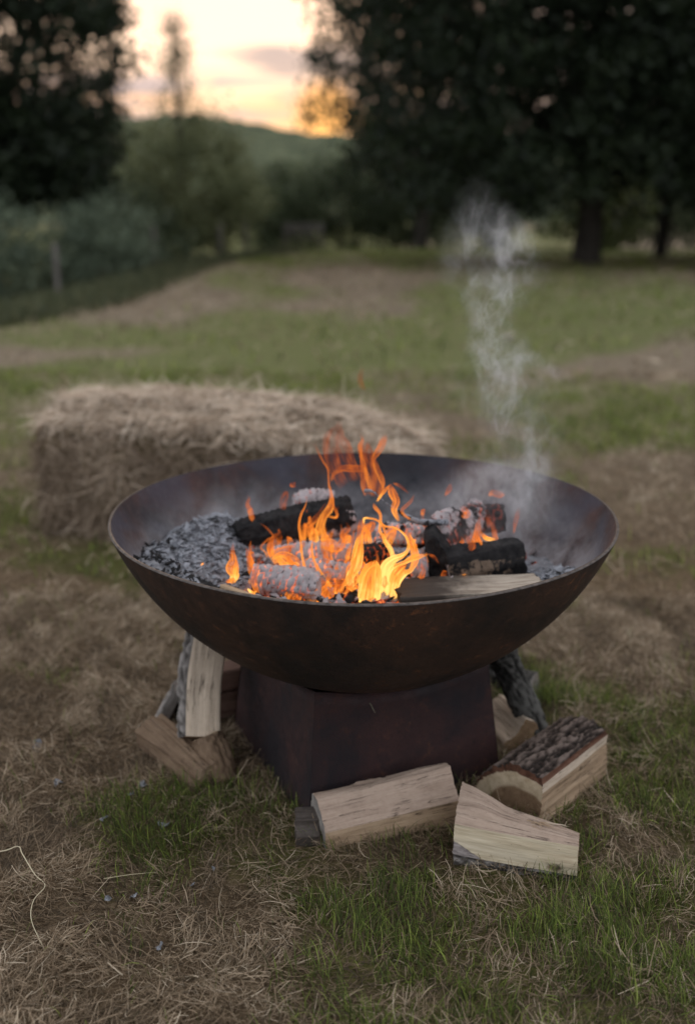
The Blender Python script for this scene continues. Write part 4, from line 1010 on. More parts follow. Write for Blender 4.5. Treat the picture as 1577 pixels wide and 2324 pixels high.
 (0.3, [(0.1405,-0.02,0.3841,0.0028),(0.1525,-0.02,0.3952,0.0046),(0.1716,-0.02,0.4026,0.0042),(0.1853,-0.02,0.4119,0.0066),(0.1969,-0.02,0.4302,0.0105),(0.1932,-0.02,0.4393,0.0084),(0.1859,-0.02,0.4484,0.0049),(0.1815,-0.02,0.4529,0.0007)]),
 (0.25, [(0.2889,0.1,0.4169,0.0011),(0.2898,0.1,0.441,0.0059),(0.2933,0.1,0.4544,0.0066),(0.2988,0.1,0.4678,0.0018)]),
 (0.9, [(0.1824,-0.06,0.3797,0.0103),(0.1814,-0.06,0.3847,0.0076),(0.1807,-0.06,0.3905,0.0014)]),
 (0.7, [(0.1824,-0.06,0.3815,0.0052),(0.1927,-0.06,0.3811,0.0045),(0.2009,-0.06,0.3812,0.0031)]),
 (0.3, [(0.2468,0.16,0.4745,0.0026),(0.254,0.16,0.4833,0.0106),(0.2702,0.16,0.4781,0.0094),(0.2761,0.16,0.4726,0.0026)]),
 (0.15, [(0.1577,0.12,0.4839,0.0011),(0.1643,0.12,0.5002,0.0081),(0.169,0.12,0.5107,0.0015)]),
 (0.15, [(0.1361,-0.05,0.4052,0.0017),(0.1255,-0.05,0.4178,0.0048),(0.1159,-0.05,0.4277,0.0021)]),
 (0.25, [(0.1854,0.08,0.4217,0.0037),(0.1776,0.08,0.4389,0.0073),(0.1745,0.08,0.4541,0.0018)]),
 (0.15, [(0.2404,0.1,0.4312,0.0055),(0.2397,0.1,0.4504,0.0092),(0.2375,0.1,0.4619,0.0026)]),
 (0.3, [(0.184,0.06,0.4692,0.009),(0.1949,0.06,0.4674,0.0108),(0.1837,0.06,0.4804,0.0036)]),
 (0.2, [(0.1437,-0.05,0.3779,0.0104),(0.1469,-0.05,0.387,0.0069),(0.1502,-0.05,0.3925,0.0014)]),
]

fire = empty('fire', (0, 0, .37), 'orange and yellow flames leaping from the burning logs in the bowl', 'fire')
def make_flame(heat, pts, seed):
    r_ = random.Random(seed)
    n = max(18, len(pts)*7)
    C = catmull([p[:3] for p in pts], n)
    Wd = [w_[0] for w_ in catmull([(p[3], 0, 0) for p in pts], n)]
    K = 22; V = []; H = []; O = []; LCs = []
    ph = r_.uniform(0, 6.28); fq = r_.uniform(2.2, 4.5)
    dist = 0
    for i in range(n):
        t = i/(n-1); w_ = max(Wd[i]*.60, .0005)
        if i: dist += (C[i]-C[i-1]).length
        tan = (C[min(i+1, n-1)]-C[max(i-1, 0)]).normalized()
        dep = Vector((0, 1, 0)); dep = (dep-tan*dep.dot(tan)).normalized(); sx = tan.cross(dep)
        off = .010*math.sin(t*4+ph)
        base_fade = min(1, i/3.0); tip = min(1, (1-t)*5)
        for k in range(K):
            a = 2*math.pi*k/K; u = math.cos(a); d = math.sin(a)
            thick = max(w_*.28, .0008)
            fold = w_*.45*math.sin(fq*u+ph+t*5)*(1 if w_ > .004 else .3)
            p = C[i]+sx*(w_*u)+dep*(thick*d+fold+off)
            V.append(p)
            H.append(heat*(1.05-.45*t)+(.10 if t < .3 else 0))
            O.append((.25+.75*base_fade)*(.15+.85*tip)*(.22+.86*min(1, heat*1.15)))
            LCs.append((u*(1+w_*120)+seed*3.1, dist*30, seed))
    F = []
    for i in range(n-1):
        for k in range(K):
            j = (k+1) % K; F.append((i*K+k, i*K+j, (i+1)*K+j, (i+1)*K+k))
    mesh_obj('flame', V, F, FM, fire, {'hotness': H, 'opac': O, 'lc': np.array(LCs)})
for i, (h_, p_) in enumerate(FLAMES): make_flame(h_, p_, i+1)
rf = random.Random(99)
for i in range(66):
    x = rf.gauss(-.055, .080) if i < 54 else rf.gauss(.17, .06); y = rf.uniform(-.12, .09) if i < 54 else rf.uniform(.0, .12)
    z = float(bed_h(np.array([x]), np.array([y]))[0])+rf.uniform(.0, .02)+(.02 if y > 0 else 0)
    hgt = rf.uniform(.025, .075); wd = rf.uniform(.006, .019); cx_ = x; P_ = []
    n_ = rf.randint(4, 6); sway = rf.uniform(-.5, .5)
    for k in range(n_):
        t = k/(n_-1); P_.append((cx_, y+rf.gauss(0, .003), z+hgt*t, wd*(.55+1.1*t*(1-t)*2)*(1-t)**.55+.0006)); cx_ += hgt*(sway*.4+rf.gauss(0, .22))/n_*1.6
    make_flame(rf.uniform(.28, .62), P_, 200+i)

# ------------------------------------------------------------------ smoke
def smoke_obj(name, label, rings, dens, seed, fil=1.0, haze=.15):
    """rings: (cx, cy, cz, rx, ry) stacked upward; a closed hull filled with drifting filaments"""
    V = []; F = []; K = 20
    for cx, cy, cz, rx, ry in rings:
        for k in range(K):
            a = 2*math.pi*k/K; V.append((cx+rx*math.cos(a), cy+ry*math.sin(a), cz))
    for i in range(len(rings)-1):
        for k in range(K):
            j = (k+1) % K; F.append((i*K+k, i*K+j, (i+1)*K+j, (i+1)*K+k))
    F.append(tuple(range(K))[::-1]); F.append(tuple(range((len(rings)-1)*K, len(rings)*K)))
    m = bpy.data.materials.new(name+'_volume'); m.use_nodes = True; t = NT(m.node_tree)
    out = t.n('ShaderNodeOutputMaterial')
    P = t.n('ShaderNodeNewGeometry').outputs['Position']
    x, y, z = t.xyz(P)
    z0, z1 = rings[0][2], rings[-1][2]
    zn = t.maprange(z, z0, z1)
    def curve(idx, lo, hi):
        return t.maprange(t.ramp(zn, [((r[2]-z0)/(z1-z0), (r[idx]-lo)/(hi-lo)) for r in rings]), 0, 1, lo, hi)
    cx = curve(0, -.5, .9); cy = curve(1, -.5, .9); rx = curve(3, 0, .4); ry = curve(4, 0, .4)
    wn = t.noise(t.mapping(P, (1, 1, .6), (seed, 0, 0)), 9, 3, .55, 0, 1)
    Pw = t.vmath('ADD', P, t.vmath('SCALE', t.vmath('SUBTRACT', wn, (.5, .5, .5)), .16))
    a = t.noise(t.mapping(Pw, (1, 1, .66), (seed*2, 1, 0)), 22, 3, .5)
    b = t.noise(t.mapping(Pw, (1, 1, .75), (seed*3, 4, 2)), 44, 2, .5)
    ra = t.math('POWER', t.maprange(t.math('ABSOLUTE', t.math('SUBTRACT', a, .5)), 0, .11, 1, 0), 3.0)
    rb = t.math('POWER', t.maprange(t.math('ABSOLUTE', t.math('SUBTRACT', b, .5)), 0, .13, 1, 0), 2.5)
    big = t.maprange(t.noise(t.mapping(P, (1, 1, .6), (seed, 7, 3)), 13, 3, .5, .8), .45, .62, 0, 1, True)
    fx = t.math('DIVIDE', t.math('SUBTRACT', x, cx), rx); fy = t.math('DIVIDE', t.math('SUBTRACT', y, cy), ry)
    rr_ = t.math('SQRT', t.math('ADD', t.math('MULTIPLY', fx, fx), t.math('MULTIPLY', fy, fy)))
    fall = t.maprange(rr_, .25, .95, 1, 0, True)
    ends = t.math('MULTIPLY', t.maprange(zn, 0, .10, 0, 1, True), t.maprange(zn, .80, 1, 1, 0, True))
    d = t.math('ADD', t.math('MULTIPLY', t.math('ADD', ra, t.math('MULTIPLY', rb, .6)), fil), t.math('MULTIPLY', big, haze))
    d = t.math('MULTIPLY', d, t.math('MULTIPLY', t.math('ADD', t.math('MULTIPLY', big, .85), .15), t.math('MULTIPLY', fall, ends)))
    vol = t.n('ShaderNodeVolumePrincipled')
    t.put(vol.inputs['Color'], (.86, .88, .92)); t.put(vol.inputs['Density'], t.math('MULTIPLY', d, dens)); t.put(vol.inputs['Anisotropy'], .25)
    t.t.links.new(vol.outputs[0], out.inputs['Volume'])
    try: m.cycles.volume_step_rate = 1.0
    except Exception: pass
    o = mesh_obj(name, V, F, m, smooth=False)
    tag(o, label, 'smoke', kind='stuff'); return o
smoke_obj('smoke', 'thin column of pale wood smoke curling up from the right of the bowl',
    [(.26, .13, .42, .16, .09), (.27, .14, .48, .17, .09), (.30, .15, .54, .12, .08), (.31, .15, .59, .09, .07), (.285, .15, .66, .13, .07), (.28, .15, .71, .14, .065), (.25, .15, .77, .085, .055), (.235, .15, .82, .07, .055), (.245, .15, .89, .13, .06), (.245, .15, .94, .13, .055), (.22, .15, 1.0, .08, .05), (.195, .15, 1.08, .04, .035)], 12, 1.7, 1.3, .16)
smoke_obj('smoke', 'grey smoke drifting low inside the right half of the bowl',
    [(.20, .08, .40, .12, .12), (.22, .09, .43, .17, .15), (.24, .11, .46, .19, .16), (.26, .12, .50, .17, .13), (.28, .13, .56, .10, .09)], 7, 4.1, 1.2, .12)
smoke_obj('smoke', 'faint blue smoke over the ash heap on the left of the bowl',
    [(-.27, .10, .39, .10, .10), (-.27, .12, .43, .14, .13), (-.27, .15, .47, .13, .12), (-.26, .18, .52, .07, .06)], 2.2, 6.3, .4, .7)

# ------------------------------------------------------------------ hay bale
def hay_bale():
    root = empty('hay_bale', (-.42, 1.55, 0), 'shaggy rectangular hay bale lying on the grass behind the fire bowl', 'hay bale')
    m, t, b, out = material('packed_hay')
    P = t.n('ShaderNodeNewGeometry').outputs['Position']
    n = t.noise(t.mapping(P, (40, 90, 26)), 1, 5, .7, 1.2); n2 = t.noise(P, 7, 4, .6)
    col = t.ramp(n, [(.3, (.045, .032, .018)), (.5, (.14, .105, .062)), (.75, (.34, .27, .17))])
    setb(t, b, col, .95, 0, t.bump(n, 1, .02), .05)
    ax = Vector((math.cos(-.30), math.sin(-.30), 0)); ay = Vector((-ax.y, ax.x, 0))
    FLc = Vector((-1.0, 1.46, 0)); Lx, Ly = 1.16, .50
    NX, NY, NZ = 60, 28, 22
    def pt(a, b_, c):
        # a,b,c in 0..1 ; top rises to the back, edges rounded, sides bulge
        hz = .355+.055*math.sin(min(1, b_*1.15)*math.pi*.62)*(.6+.4*math.sin(a*3.0+.3))-.10*max(0, (a-.72)/.28)**1.6
        x = (a-.5)*Lx; y = (b_-.5)*Ly
        ex = 1-abs(2*a-1); ey = 1-abs(2*b_-1); ez = 1-c
        rnd = lambda q, w_: 1-max(0, 1-q/w_)**2
        x *= (1-.02*(1-rnd(1-c, .15)))*(1+.03*math.sin(c*math.pi)); y *= (1-.05*(1-rnd(1-c, .15)))*(1+.04*math.sin(c*math.pi))
        z = hz*c-.012*(1-min(1, ex/.06))*c-.012*(1-min(1, ey/.10))*c
        x -= .20*b_*(1-a)**2
        p = FLc+ax*(x+Lx/2)+ay*(y+Ly/2)+Vector((0, 0, z))
        d = noise.noise_vector(p*8)*.026+noise.noise_vector(p*22)*.016
        return p+d*(1 if c > .03 else 0)
    V = []; F = []; idx = {}
    def vid(i, j, k):
        q = (i, j, k)
        if q not in idx: idx[q] = len(V); V.append(pt(i/NX, j/NY, k/NZ))
        return idx[q]
    for i in range(NX):
        for j in range(NY): F.append((vid(i, j, NZ), vid(i+1, j, NZ), vid(i+1, j+1, NZ), vid(i, j+1, NZ)))
        for k in range(NZ):
            F.append((vid(i, 0, k), vid(i+1, 0, k), vid(i+1, 0, k+1), vid(i, 0, k+1)))
            F.append((vid(i+1, NY, k), vid(i, NY, k), vid(i, NY, k+1), vid(i+1, NY, k+1)))
    for j in range(NY):
        for k in range(NZ):
            F.append((vid(0, j+1, k), vid(0, j, k), vid(0, j, k+1), vid(0, j+1, k+1)))
            F.append((vid(NX, j, k), vid(NX, j+1, k), vid(NX, j+1, k+1), vid(NX, j, k+1)))
    mesh_obj('bale_body', V, F, m, root)
    # loose strands lying over every face
    r_ = random.Random(3); pts = []; nrm = []
    for _ in range(30000):
        f = r_.random()
        if f < .52: a, b_, c = r_.random(), r_.random(), 1.0; n_ = (0, 0, 1)
        elif f < .82: a, b_, c = r_.random(), 0.0, r_.random(); n_ = tuple(-ay)
        elif f < .92: a, b_, c = 0.0, r_.random(), r_.random(); n_ = tuple(-ax)
        else: a, b_, c = 1.0, r_.random(), r_.random(); n_ = tuple(ax)
        pts.append(pt(a, b_, c)); nrm.append(n_)
    P = np.array(pts); Nn = np.array(nrm); n = len(P)
    # strand directions: mostly in the face, a little outwards
    R = rng.normal(0, 1, (n, 3)); R -= (R*Nn).sum(1)[:, None]*Nn*.86
    side = np.abs(Nn[:, 2]) < .5
    R[side, 2] -= .5
    R /= np.linalg.norm(R, axis=1)[:, None]
    L = rng.uniform(.03, .13, n); Wd = rng.uniform(.0012, .0034, n)
    segs = 3; C = [P+Nn*rng.uniform(-.004, .010, n)[:, None]]; d = R.copy(); bend = rng.normal(0, .5, (n, 3))+np.array([0, 0, -.35])
    for k in range(segs):
        C.append(C[-1]+d*(L/segs)[:, None]); d = d+bend*.4; d /= np.linalg.norm(d, axis=1)[:, None]
    C = np.stack(C, 1); Wv = np.cross(R, Nn+rng.normal(0, .4, (n, 3))); Wv /= np.linalg.norm(Wv, axis=1)[:, None]+1e-6
    ws = np.array([1, 1, .8, .4]); off = Wv[:, None, :]*(Wd[:, None]*ws[None]*.5)[:, :, None]
    V = np.stack([C-off, C+off], 2).reshape(-1, 3); V[:, 2] = np.maximum(V[:, 2], .002)
    base = (np.arange(n)*(segs+1)*2)[:, None]; k = np.arange(segs)[None]*2; a = base+k
    F = np.stack([a, a+1, a+3, a+2], -1).reshape(-1, 4)
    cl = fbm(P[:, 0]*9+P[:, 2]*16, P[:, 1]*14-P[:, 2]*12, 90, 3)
    sh = np.clip(.12+.70*cl+.38*(Nn[:, 2] > .5)+rng.normal(0, .18, n), 0, 1)  # top strands lighter than the sides: face shading put into the straw colour
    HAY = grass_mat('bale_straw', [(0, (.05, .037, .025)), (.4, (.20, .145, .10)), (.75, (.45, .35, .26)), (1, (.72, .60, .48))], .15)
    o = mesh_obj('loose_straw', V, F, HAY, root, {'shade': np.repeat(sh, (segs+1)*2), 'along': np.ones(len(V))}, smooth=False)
    o['kind'] = 'stuff'
hay_bale()

# ------------------------------------------------------------------ foliage helpers
def leaf_mat(name, dark, light, trans=.35):
    m, t, b, out = material(name)
    s = t.attr('shade')
    c = t.ramp(s, [(0, dark), (1, light)])
    setb(t, b, c, .55, 0, None, .3)
    tr = t.n('ShaderNodeBsdfTranslucent', i_Color=c)
    mx = t.n('ShaderNodeMixShader', i_0=trans, i_1=b.outputs[0], i_2=tr.outputs[0])
    t.t.links.new(mx.outputs[0], out.inputs[0]); return m
def leaves(name, C, per, rad, size, mat, parent, squash=.8):
    C = np.asarray(C); n = len(C)*per
    cen = np.repeat(C, per, 0)+rng.normal(0, 1, (n, 3))*np.array([rad, rad, rad*squash])*.55
    a = rng.normal(0, 1, (n, 3)); a /= np.linalg.norm(a, axis=1)[:, None]
    b = np.cross(a, rng.normal(0, 1, (n, 3))); b /= np.linalg.norm(b, axis=1)[:, None]
    s = rng.uniform(.6, 1.2, n)[:, None]*size
    V = np.stack([cen-a*s*.5, cen+b*s*.3+a*s*.05, cen+a*s*.5, cen-b*s*.3+a*s*.05], 1).reshape(-1, 3)
    F = np.arange(n*4).reshape(-1, 4)
    sh = np.clip(np.repeat(rng.uniform(.1, .9, len(C)), per)+rng.normal(0, .2, n), 0, 1)
    return mesh_obj(name, V, F, mat, parent, {'shade': np.repeat(sh, 4)}, smooth=False)
def tubes(name, segs, mat, parent, K=8):
    """segs: list of [(point, radius), ...] joined in one mesh"""
    V = []; F = []; LC = []
    for pts in segs:
        n = max(4, len(pts)*4); C = catmull([p for p, r in pts], n); R = [q[0] for q in catmull([(r, 0, 0) for p, r in pts], n)]
        k0 = len(V); dist = 0
        for i in range(n):
            if i: dist += (C[i]-C[i-1]).length
            a = (C[min(i+1, n-1)]-C[max(i-1, 0)]).normalized(); u = a.orthogonal().normalized(); v = a.cross(u)
            for k in range(K):
                an = 2*math.pi*k/K; rr_ = max(R[i], .002)*(1+.10*math.sin(an*3+i))
                V.append(C[i]+(u*math.cos(an)+v*math.sin(an))*rr_); LC.append((dist*.2, an*.02, 0))
        for i in range(n-1):
            for k in range(K):
                j = (k+1) % K; F.append((k0+i*K+k, k0+i*K+j, k0+(i+1)*K+j, k0+(i+1)*K+k))
        F.append(tuple(range(k0+(n-1)*K, k0+n*K)))
    return mesh_obj(name, V, F, mat, parent, {'lc': np.array(LC), 'relief': np.full(len(V), .4)})
TRUNK = bark_mat('trunk_bark', (.015, .013, .011), (.05, .043, .036), (.12, .10, .085), .5)
OAKL = leaf_mat('oak_leaves', (.009, .015, .008), (.030, .045, .020))
OLIVEL = leaf_mat('willow_leaves', (.13, .15, .075), (.27, .29, .15))
GREYL = leaf_mat('grey_green_leaves', (.085, .112, .078), (.18, .22, .145))
HEDGEL = leaf_mat('hedge_leaves', (.05, .068, .04), (.13, .16, .08))
LIGHTL = leaf_mat('light_leaves', (.05, .065, .022), (.15, .17, .05))

# ------------------------------------------------------------------ trees
def big_oak():
    root = empty('oak_tree', (4.35, 19.2, 0), 'huge dark spreading oak filling the upper right, low branches almost touching the field', 'tree')
    tr = [[((4.35, 19.2, -.1), .30), ((4.32, 19.2, 1.2), .22), ((4.25, 19.2, 3), .20), ((4.4, 19.3, 5.5), .15), ((4.6, 19.2, 8), .05)]]
    for x, z, z0 in ((-.2, 3.2, 2.0), (.6, 5.4, 2.6), (1.6, 2.2, 1.7), (2.2, 6.8, 3), (6.8, 3.0, 2.0), (7.4, 5.6, 2.8), (5.8, 7.4, 3.2), (3.2, 7.5, 3.4), (2.6, 3.6, 2.1)):
        y = 19.2+random.uniform(-2.4, 2.4)
        tr.append([((4.32, 19.2, z0), .11), ((4.32+(x-4.32)*.4, 19.2+(y-19.2)*.4, z0+(z-z0)*.55+.2), .075), ((x, y, z), .02)])
    tubes('trunk', tr, TRUNK, root)
    pts = []
    while len(pts) < 5600:
        x, y, z = random.uniform(-1.2, 9.5), random.uniform(15.8, 22.6), random.uniform(.7, 9.2)
        k = (y+1.88)/21.0
        xs, zs = x/k, 1.016+(z-1.016)/k            # same direction at the trunk's distance
        xl = np.interp(zs, [.7, 1.0, 1.3, 1.8, 2.5, 3.2, 4.2, 5, 7, 9], [2.6, 1.6, .75, .15, -.05, -.62, -.75, -.7, .2, 2])
        xl += (noise.noise(Vector((y*.9, z*1.3, 4))))*.55
        zb = np.interp(xs, [0, 2.3, 4.0, 4.6, 5.5, 6.2, 7, 9], [.7, .95, 1.0, 1.65, 1.55, 1.1, .6, .6])+noise.noise(Vector((x*1.3, y, 7)))*.35
        if xs < xl or zs < zb: continue
        if noise.noise(Vector((x*.9, y*.6, z*.9))) < -.30: continue
        if xs < 1.1 and 2.6 < zs < 4.6 and noise.noise(Vector((x*2.6, 3, z*2.6))) < .02: continue
        if False: continue
        pts.append((x, y, z))
    leaves('crown', pts, 24, .34, .15, OAKL, root)
big_oak()
def tree(name, loc, label, trunk, clumps, per, rad, size, mat, group=None):
    root = empty(name, loc, label, 'tree' if 'tree' in name or 'sapling' in name else 'bush', group)
    if trunk: tubes('trunk', trunk, TRUNK, root, 6)
    leaves('crown', clumps, per, rad, size, mat, root)
    return root
def blob(n, c, r, lo=.25, noise_k=.0, seed=0):
    out = []
    while len(out) < n:
        v = Vector((random.gauss(0, 1), random.gauss(0, 1), random.gauss(0, 1))).normalized()
        q = random.uniform(lo, 1)**.5*(1+noise_k*noise.noise(v*2.2+Vector((seed, 0, 0))))
        p = (c[0]+v.x*r[0]*q, c[1]+v.y*r[1]*q, c[2]+v.z*r[2]*q)
        if p[2] > ground_h(p[0], p[1])+.05: out.append(p)
    return out
# trees standing to the right and behind the oak
def back_tree(x, y, tb, lean, cz, rx, rz, n, label, seed):
    random.seed(seed)
    g = float(ground_h(x, y))
    tr = [[((x, y, g-.1), tb), ((x+lean*.4, y, cz*.4), tb*.8), ((x+lean, y, cz+rz*.5), tb*.3)],
          [((x+lean*.3, y, cz*.45), tb*.5), ((x-rx*.5, y-.2, cz), tb*.15)], [((x+lean*.5, y, cz*.55), tb*.5), ((x+rx*.55, y+.2, cz+.4), tb*.15)]]
    tree('tree', (x, y, g), label, tr, blob(n, (x+lean, y, cz), (rx, rx*.9, rz), .1, .35, seed), 34, .42, .19, OAKL, 'dark trees behind the field edge')
back_tree(6.6, 22.5, .15, .25, 4.6, 3.0, 3.6, 420, 'thin leaning dark tree right of the big oak trunk', 11)
back_tree(8.3, 20.0, .24, -.2, 4.4, 2.6, 3.9, 560, 'dark tree at the far right edge of the field', 12)
back_tree(1.8, 30.0, .2, .2, 5.0, 3.4, 3.8, 420, 'dark tree seen through the left branches of the big oak', 13)
random.seed(21)
# left hand tree
def left_tree():
    x0, y0 = -7.0, 19.2; g = float(ground_h(x0, y0))
    root = empty('oak_tree', (x0, y0, g), 'dark leafy tree at the upper left with sunset glinting through its upper leaves', 'tree')
    tr = [[((x0, y0, g-.1), .26), ((x0-.1, y0, 1.2), .2), ((x0-.2, y0, 3.2), .14), ((x0+.1, y0, 6.5), .04)]]
    for x, z in ((-4.4, 1.9), (-4.1, 3.6), (-7.6, 2.9), (-4.8, 5.6), (-7.2, 5.6), (-5.2, 2.8)):
        tr.append([((x0+.1, y0, 1.0+random.random()), .09), ((x0+(x-x0)*.5, y0, z*.75), .06), ((x, y0+random.uniform(-.8, .8), z), .015)])
    tubes('trunk', tr, TRUNK, root)
    pts = []
    while len(pts) < 3700:
        x, y, z = random.uniform(-10, -3.4), random.uniform(17.2, 21.2), random.uniform(1.0, 9.4)
        k = (y+1.88)/16.4; xs, zs = x/k, 1.016+(z-1.016)/k
        xr = np.interp(zs, [.2, .9, 1.4, 2.2, 2.7, 3.2, 4.2, 5.5, 7.5], [-3.9, -3.7, -3.6, -3.5, -3.30, -3.35, -3.2, -3.5, -4.6])+noise.noise(Vector((y, z*1.5, 2)))*.35
        if xs > xr: continue
        # sparse band where the sky glints through
        band = abs(zs-(3.35-.32*(xs+5.2))) < .42
        if band and random.random() < .5: continue
        if zs > 3.9 and random.random() < .15: continue
        if noise.noise(Vector((x*1.3, y, z*1.3))) < -.30: continue
        pts.append((x, y, z))
    leaves('crown', pts, 24, .27, .145, OAKL, root)
left_tree()
# thin sapling against the bright sky
def sapling():
    x, y = -4.15, 24.5; g = float(ground_h(x, y))
    root = empty('sapling_tree', (x, y, g), 'thin sparse young tree standing alone against the bright sky', 'tree')
    tr = [[((x, y, g-.1), .07), ((x+.03, y, 2.5), .05), ((x-.02, y, 4.0), .03), ((x, y, 5.2), .008)]]
    cl = []
    for i in range(46):
        z = random.uniform(2.6, 5.0); sp = (1.0*(5.3-z)/2.7+.08)*random.uniform(.3, 1); a = random.uniform(0, 6.28)
        e = (x+sp*math.cos(a), y+sp*math.sin(a), z+.30*sp+.1)
        tr.append([((x, y, z-.1), .014), (e, .004)])
        for q in (.55, .8, 1): cl.append((x+(e[0]-x)*q, y+(e[1]-y)*q, z-.1+(e[2]-z+.1)*q))
    for z in (4.7, 4.85, 5.0, 5.1, 5.2): cl += [(x+random.gauss(0, .05), y+random.gauss(0, .05), z)]
    tubes('trunk', tr, TRUNK, root, 5)
    leaves('crown', cl, 12, .24, .085, HEDGEL, root, 1.2)
sapling()
def bush(c, r, n, label, mat, per=30, rad=.3, size=.11, seed=0, group=None, trunk=True):
    random.seed(seed); g = float(ground_h(c[0], c[1]))
    tr = [[((c[0]+random.uniform(-.2, .2)*r[0], c[1], g-.05), .05), ((c[0]+random.uniform(-.5, .5)*r[0], c[1]+random.uniform(-.3, .3), c[2]), .02)] for _ in range(4)] if trunk else None
    return tree('bush', (c[0], c[1], g), label, tr, blob(n, c, r, .2, .35, seed), per, rad, size, mat, group)
bush((-4.05, 25.2, 1.45), (1.85, 1.7, 1.75), 560, 'large rounded olive bush in the middle distance under the thin young tree', OLIVEL, 30, .32, .12, 31)
bush((-2.4, 31, .95), (1.3, 1.2, 1.35), 200, 'dark bush immediately left of the field bench', HEDGEL, 30, .36, .15, 32, 'hedge along the far field edge')
bush((-.6, 33, 1.1), (1.7, 1.2, 1.6), 260, 'dark bush directly behind the field bench', HEDGEL, 30, .36, .15, 33, 'hedge along the far field edge')
bush((1.3, 32, .8), (1.5, 1.2, 1.3), 200, 'low dark bush right of the field bench', HEDGEL, 30, .36, .15, 34, 'hedge along the far field edge')
bush((4.3, 35, 1.0), (2.6, 1.4, 1.3), 220, 'far hedge bush glimpsed left of the oak trunk', GREYL, 30, .4, .17, 35, 'hedge along the far field edge')
bush((6.3, 27, .95), (1.4, 1.2, 1.1), 140, 'yellow green bush glimpsed right of the oak trunk', LIGHTL, 30, .36, .15, 36)
bush((8.6, 30, 1.2), (2.2, 1.4, 1.5), 200, 'dull bush behind the trees at the far right', HEDGEL, 30, .4, .17, 37)
bush((-4.2, 16.5, .15), (.95, .9, 1.0), 260, 'grey green bush on the bank below the left tree', GREYL, 28, .22, .08, 38)
bush((-5.9, 15.8, .1), (1.25, .9, 1.1), 330, 'large grey green shrub at the left edge of the bank', GREYL, 28, .22, .08, 39)
bush((-5.1, 22, .0), (1.6, 1.2, 1.5), 240, 'dark undergrowth bush between the left tree and the round olive bush', HEDGEL, 28, .3, .12, 40)
random.seed(5)
# ------------------------------------------------------------------ wooded hill in the distance
def hill():
    us = np.linspace(-150, 150, 220); ys = np.linspace(70, 260, 150)
    X, Y = np.meshgrid(us, ys)
    ang = X/Y
    crest = np.interp(ang, [-1, -.3, -.20, -.125, -.09, -.055, -.01, .2, 1], [11, 13, 13.8, 13.7, 12.5, 11.7, 11.0, 12, 10])*(.97)
    Z = -2+(crest+2)*sst(70, 165, Y)*sst(330, 200, Y)
    bump = fbm(X*.30, Y*.30, 4, 3); Z = Z+1.6*(bump-.5)*sst(72, 85, Y)+1.0*(fbm(X*.9, Y*.9, 8, 2)-.5)
    V = np.stack([X, Y, Z], -1).reshape(-1, 3); ny, nx = X.shape
    i = np.arange((ny-1)*(nx-1)); r, c = i//(nx-1), i % (nx-1); a = r*nx+c
    F = np.stack([a, a+1, a+nx+1, a+nx], 1)
    m, t, b, out = material('wooded_hill')
    P = t.n('ShaderNodeNewGeometry').outputs['Position']
    n = t.noise(P, .22, 4, .6); n2 = t.noise(P, 1.3, 4, .7)
    col = t.mix(t.maprange(n2, .35, .65), t.ramp(n, [(.35, (.085, .10, .058)), (.65, (.17, .185, .105))]), (.07, .085, .055))
    setb(t, b, col, .9, 0, t.bump(n2, 1, .6), .05)
    o = mesh_obj('hills', V, F, m, smooth=True); tag(o, 'green wooded hill rising beyond the field under the sunset', kind='structure')
hill()

# ------------------------------------------------------------------ bench and posts in the field
def boxm(V, F, c, s, rot=0.):
    k = len(V); ca, sa = math.cos(rot), math.sin(rot)
    for dz in (-1, 1):
        for dx, dy in ((-1, -1), (1, -1), (1, 1), (-1, 1)):
            x, y = dx*s[0]/2, dy*s[1]/2
            V.append((c[0]+x*ca-y*sa, c[1]+x*sa+y*ca, c[2]+dz*s[2]/2))
    F += [(k, k+3, k+2, k+1), (k+4, k+5, k+6, k+7), (k, k+1, k+5, k+4), (k+1, k+2, k+6, k+5), (k+2, k+3, k+7, k+6), (k+3, k, k+4, k+7)]
def bench():
    x, y = -1.42, 27.0; g = float(ground_h(x, y))-.0
    root = empty('bench', (x, y, g), 'old wooden bench with a slatted back standing at the far edge of the field', 'bench')
    WG = WOOD['grey']
    def part(name, c, s):
        V, F = [], []; boxm(V, F, (x+c[0], y+c[1], g+c[2]), s)
        mesh_obj(name, V, F, WG, root, {'lc': np.array(V), 'relief': np.full(len(V), .5)}, smooth=False)
    for z in (.58, .70): part('back_slat', (0, .18, z), (1.05, .03, .09))
    for yy in (-.18, -.05, .08): part('seat_slat', (0, yy, .40), (1.05, .11, .03))
    for xx in (-.47, .47):
        part('leg', (xx, -.17, .19), (.06, .06, .39)); part('leg', (xx, .18, .36), (.06, .028, .73)); part('armrest', (xx*1.02, -.03, .56), (.06, .38, .03))
bench()
posts = [(-3.95, 12.6, .80, .07, 'slim fence post in front of the grey green bush, left'), (-3.55, 17.5, .85, .08, 'grey fence post half hidden beside the olive bush'),
         (-2.95, 22.0, .85, .08, 'weathered fence post left of the field bench'), (-2.65, 24.4, .9, .08, 'farthest fence post, beside the field bench'), (-4.35, 10.6, 1.0, .15, 'thick grey post nearest the camera at the left edge')]
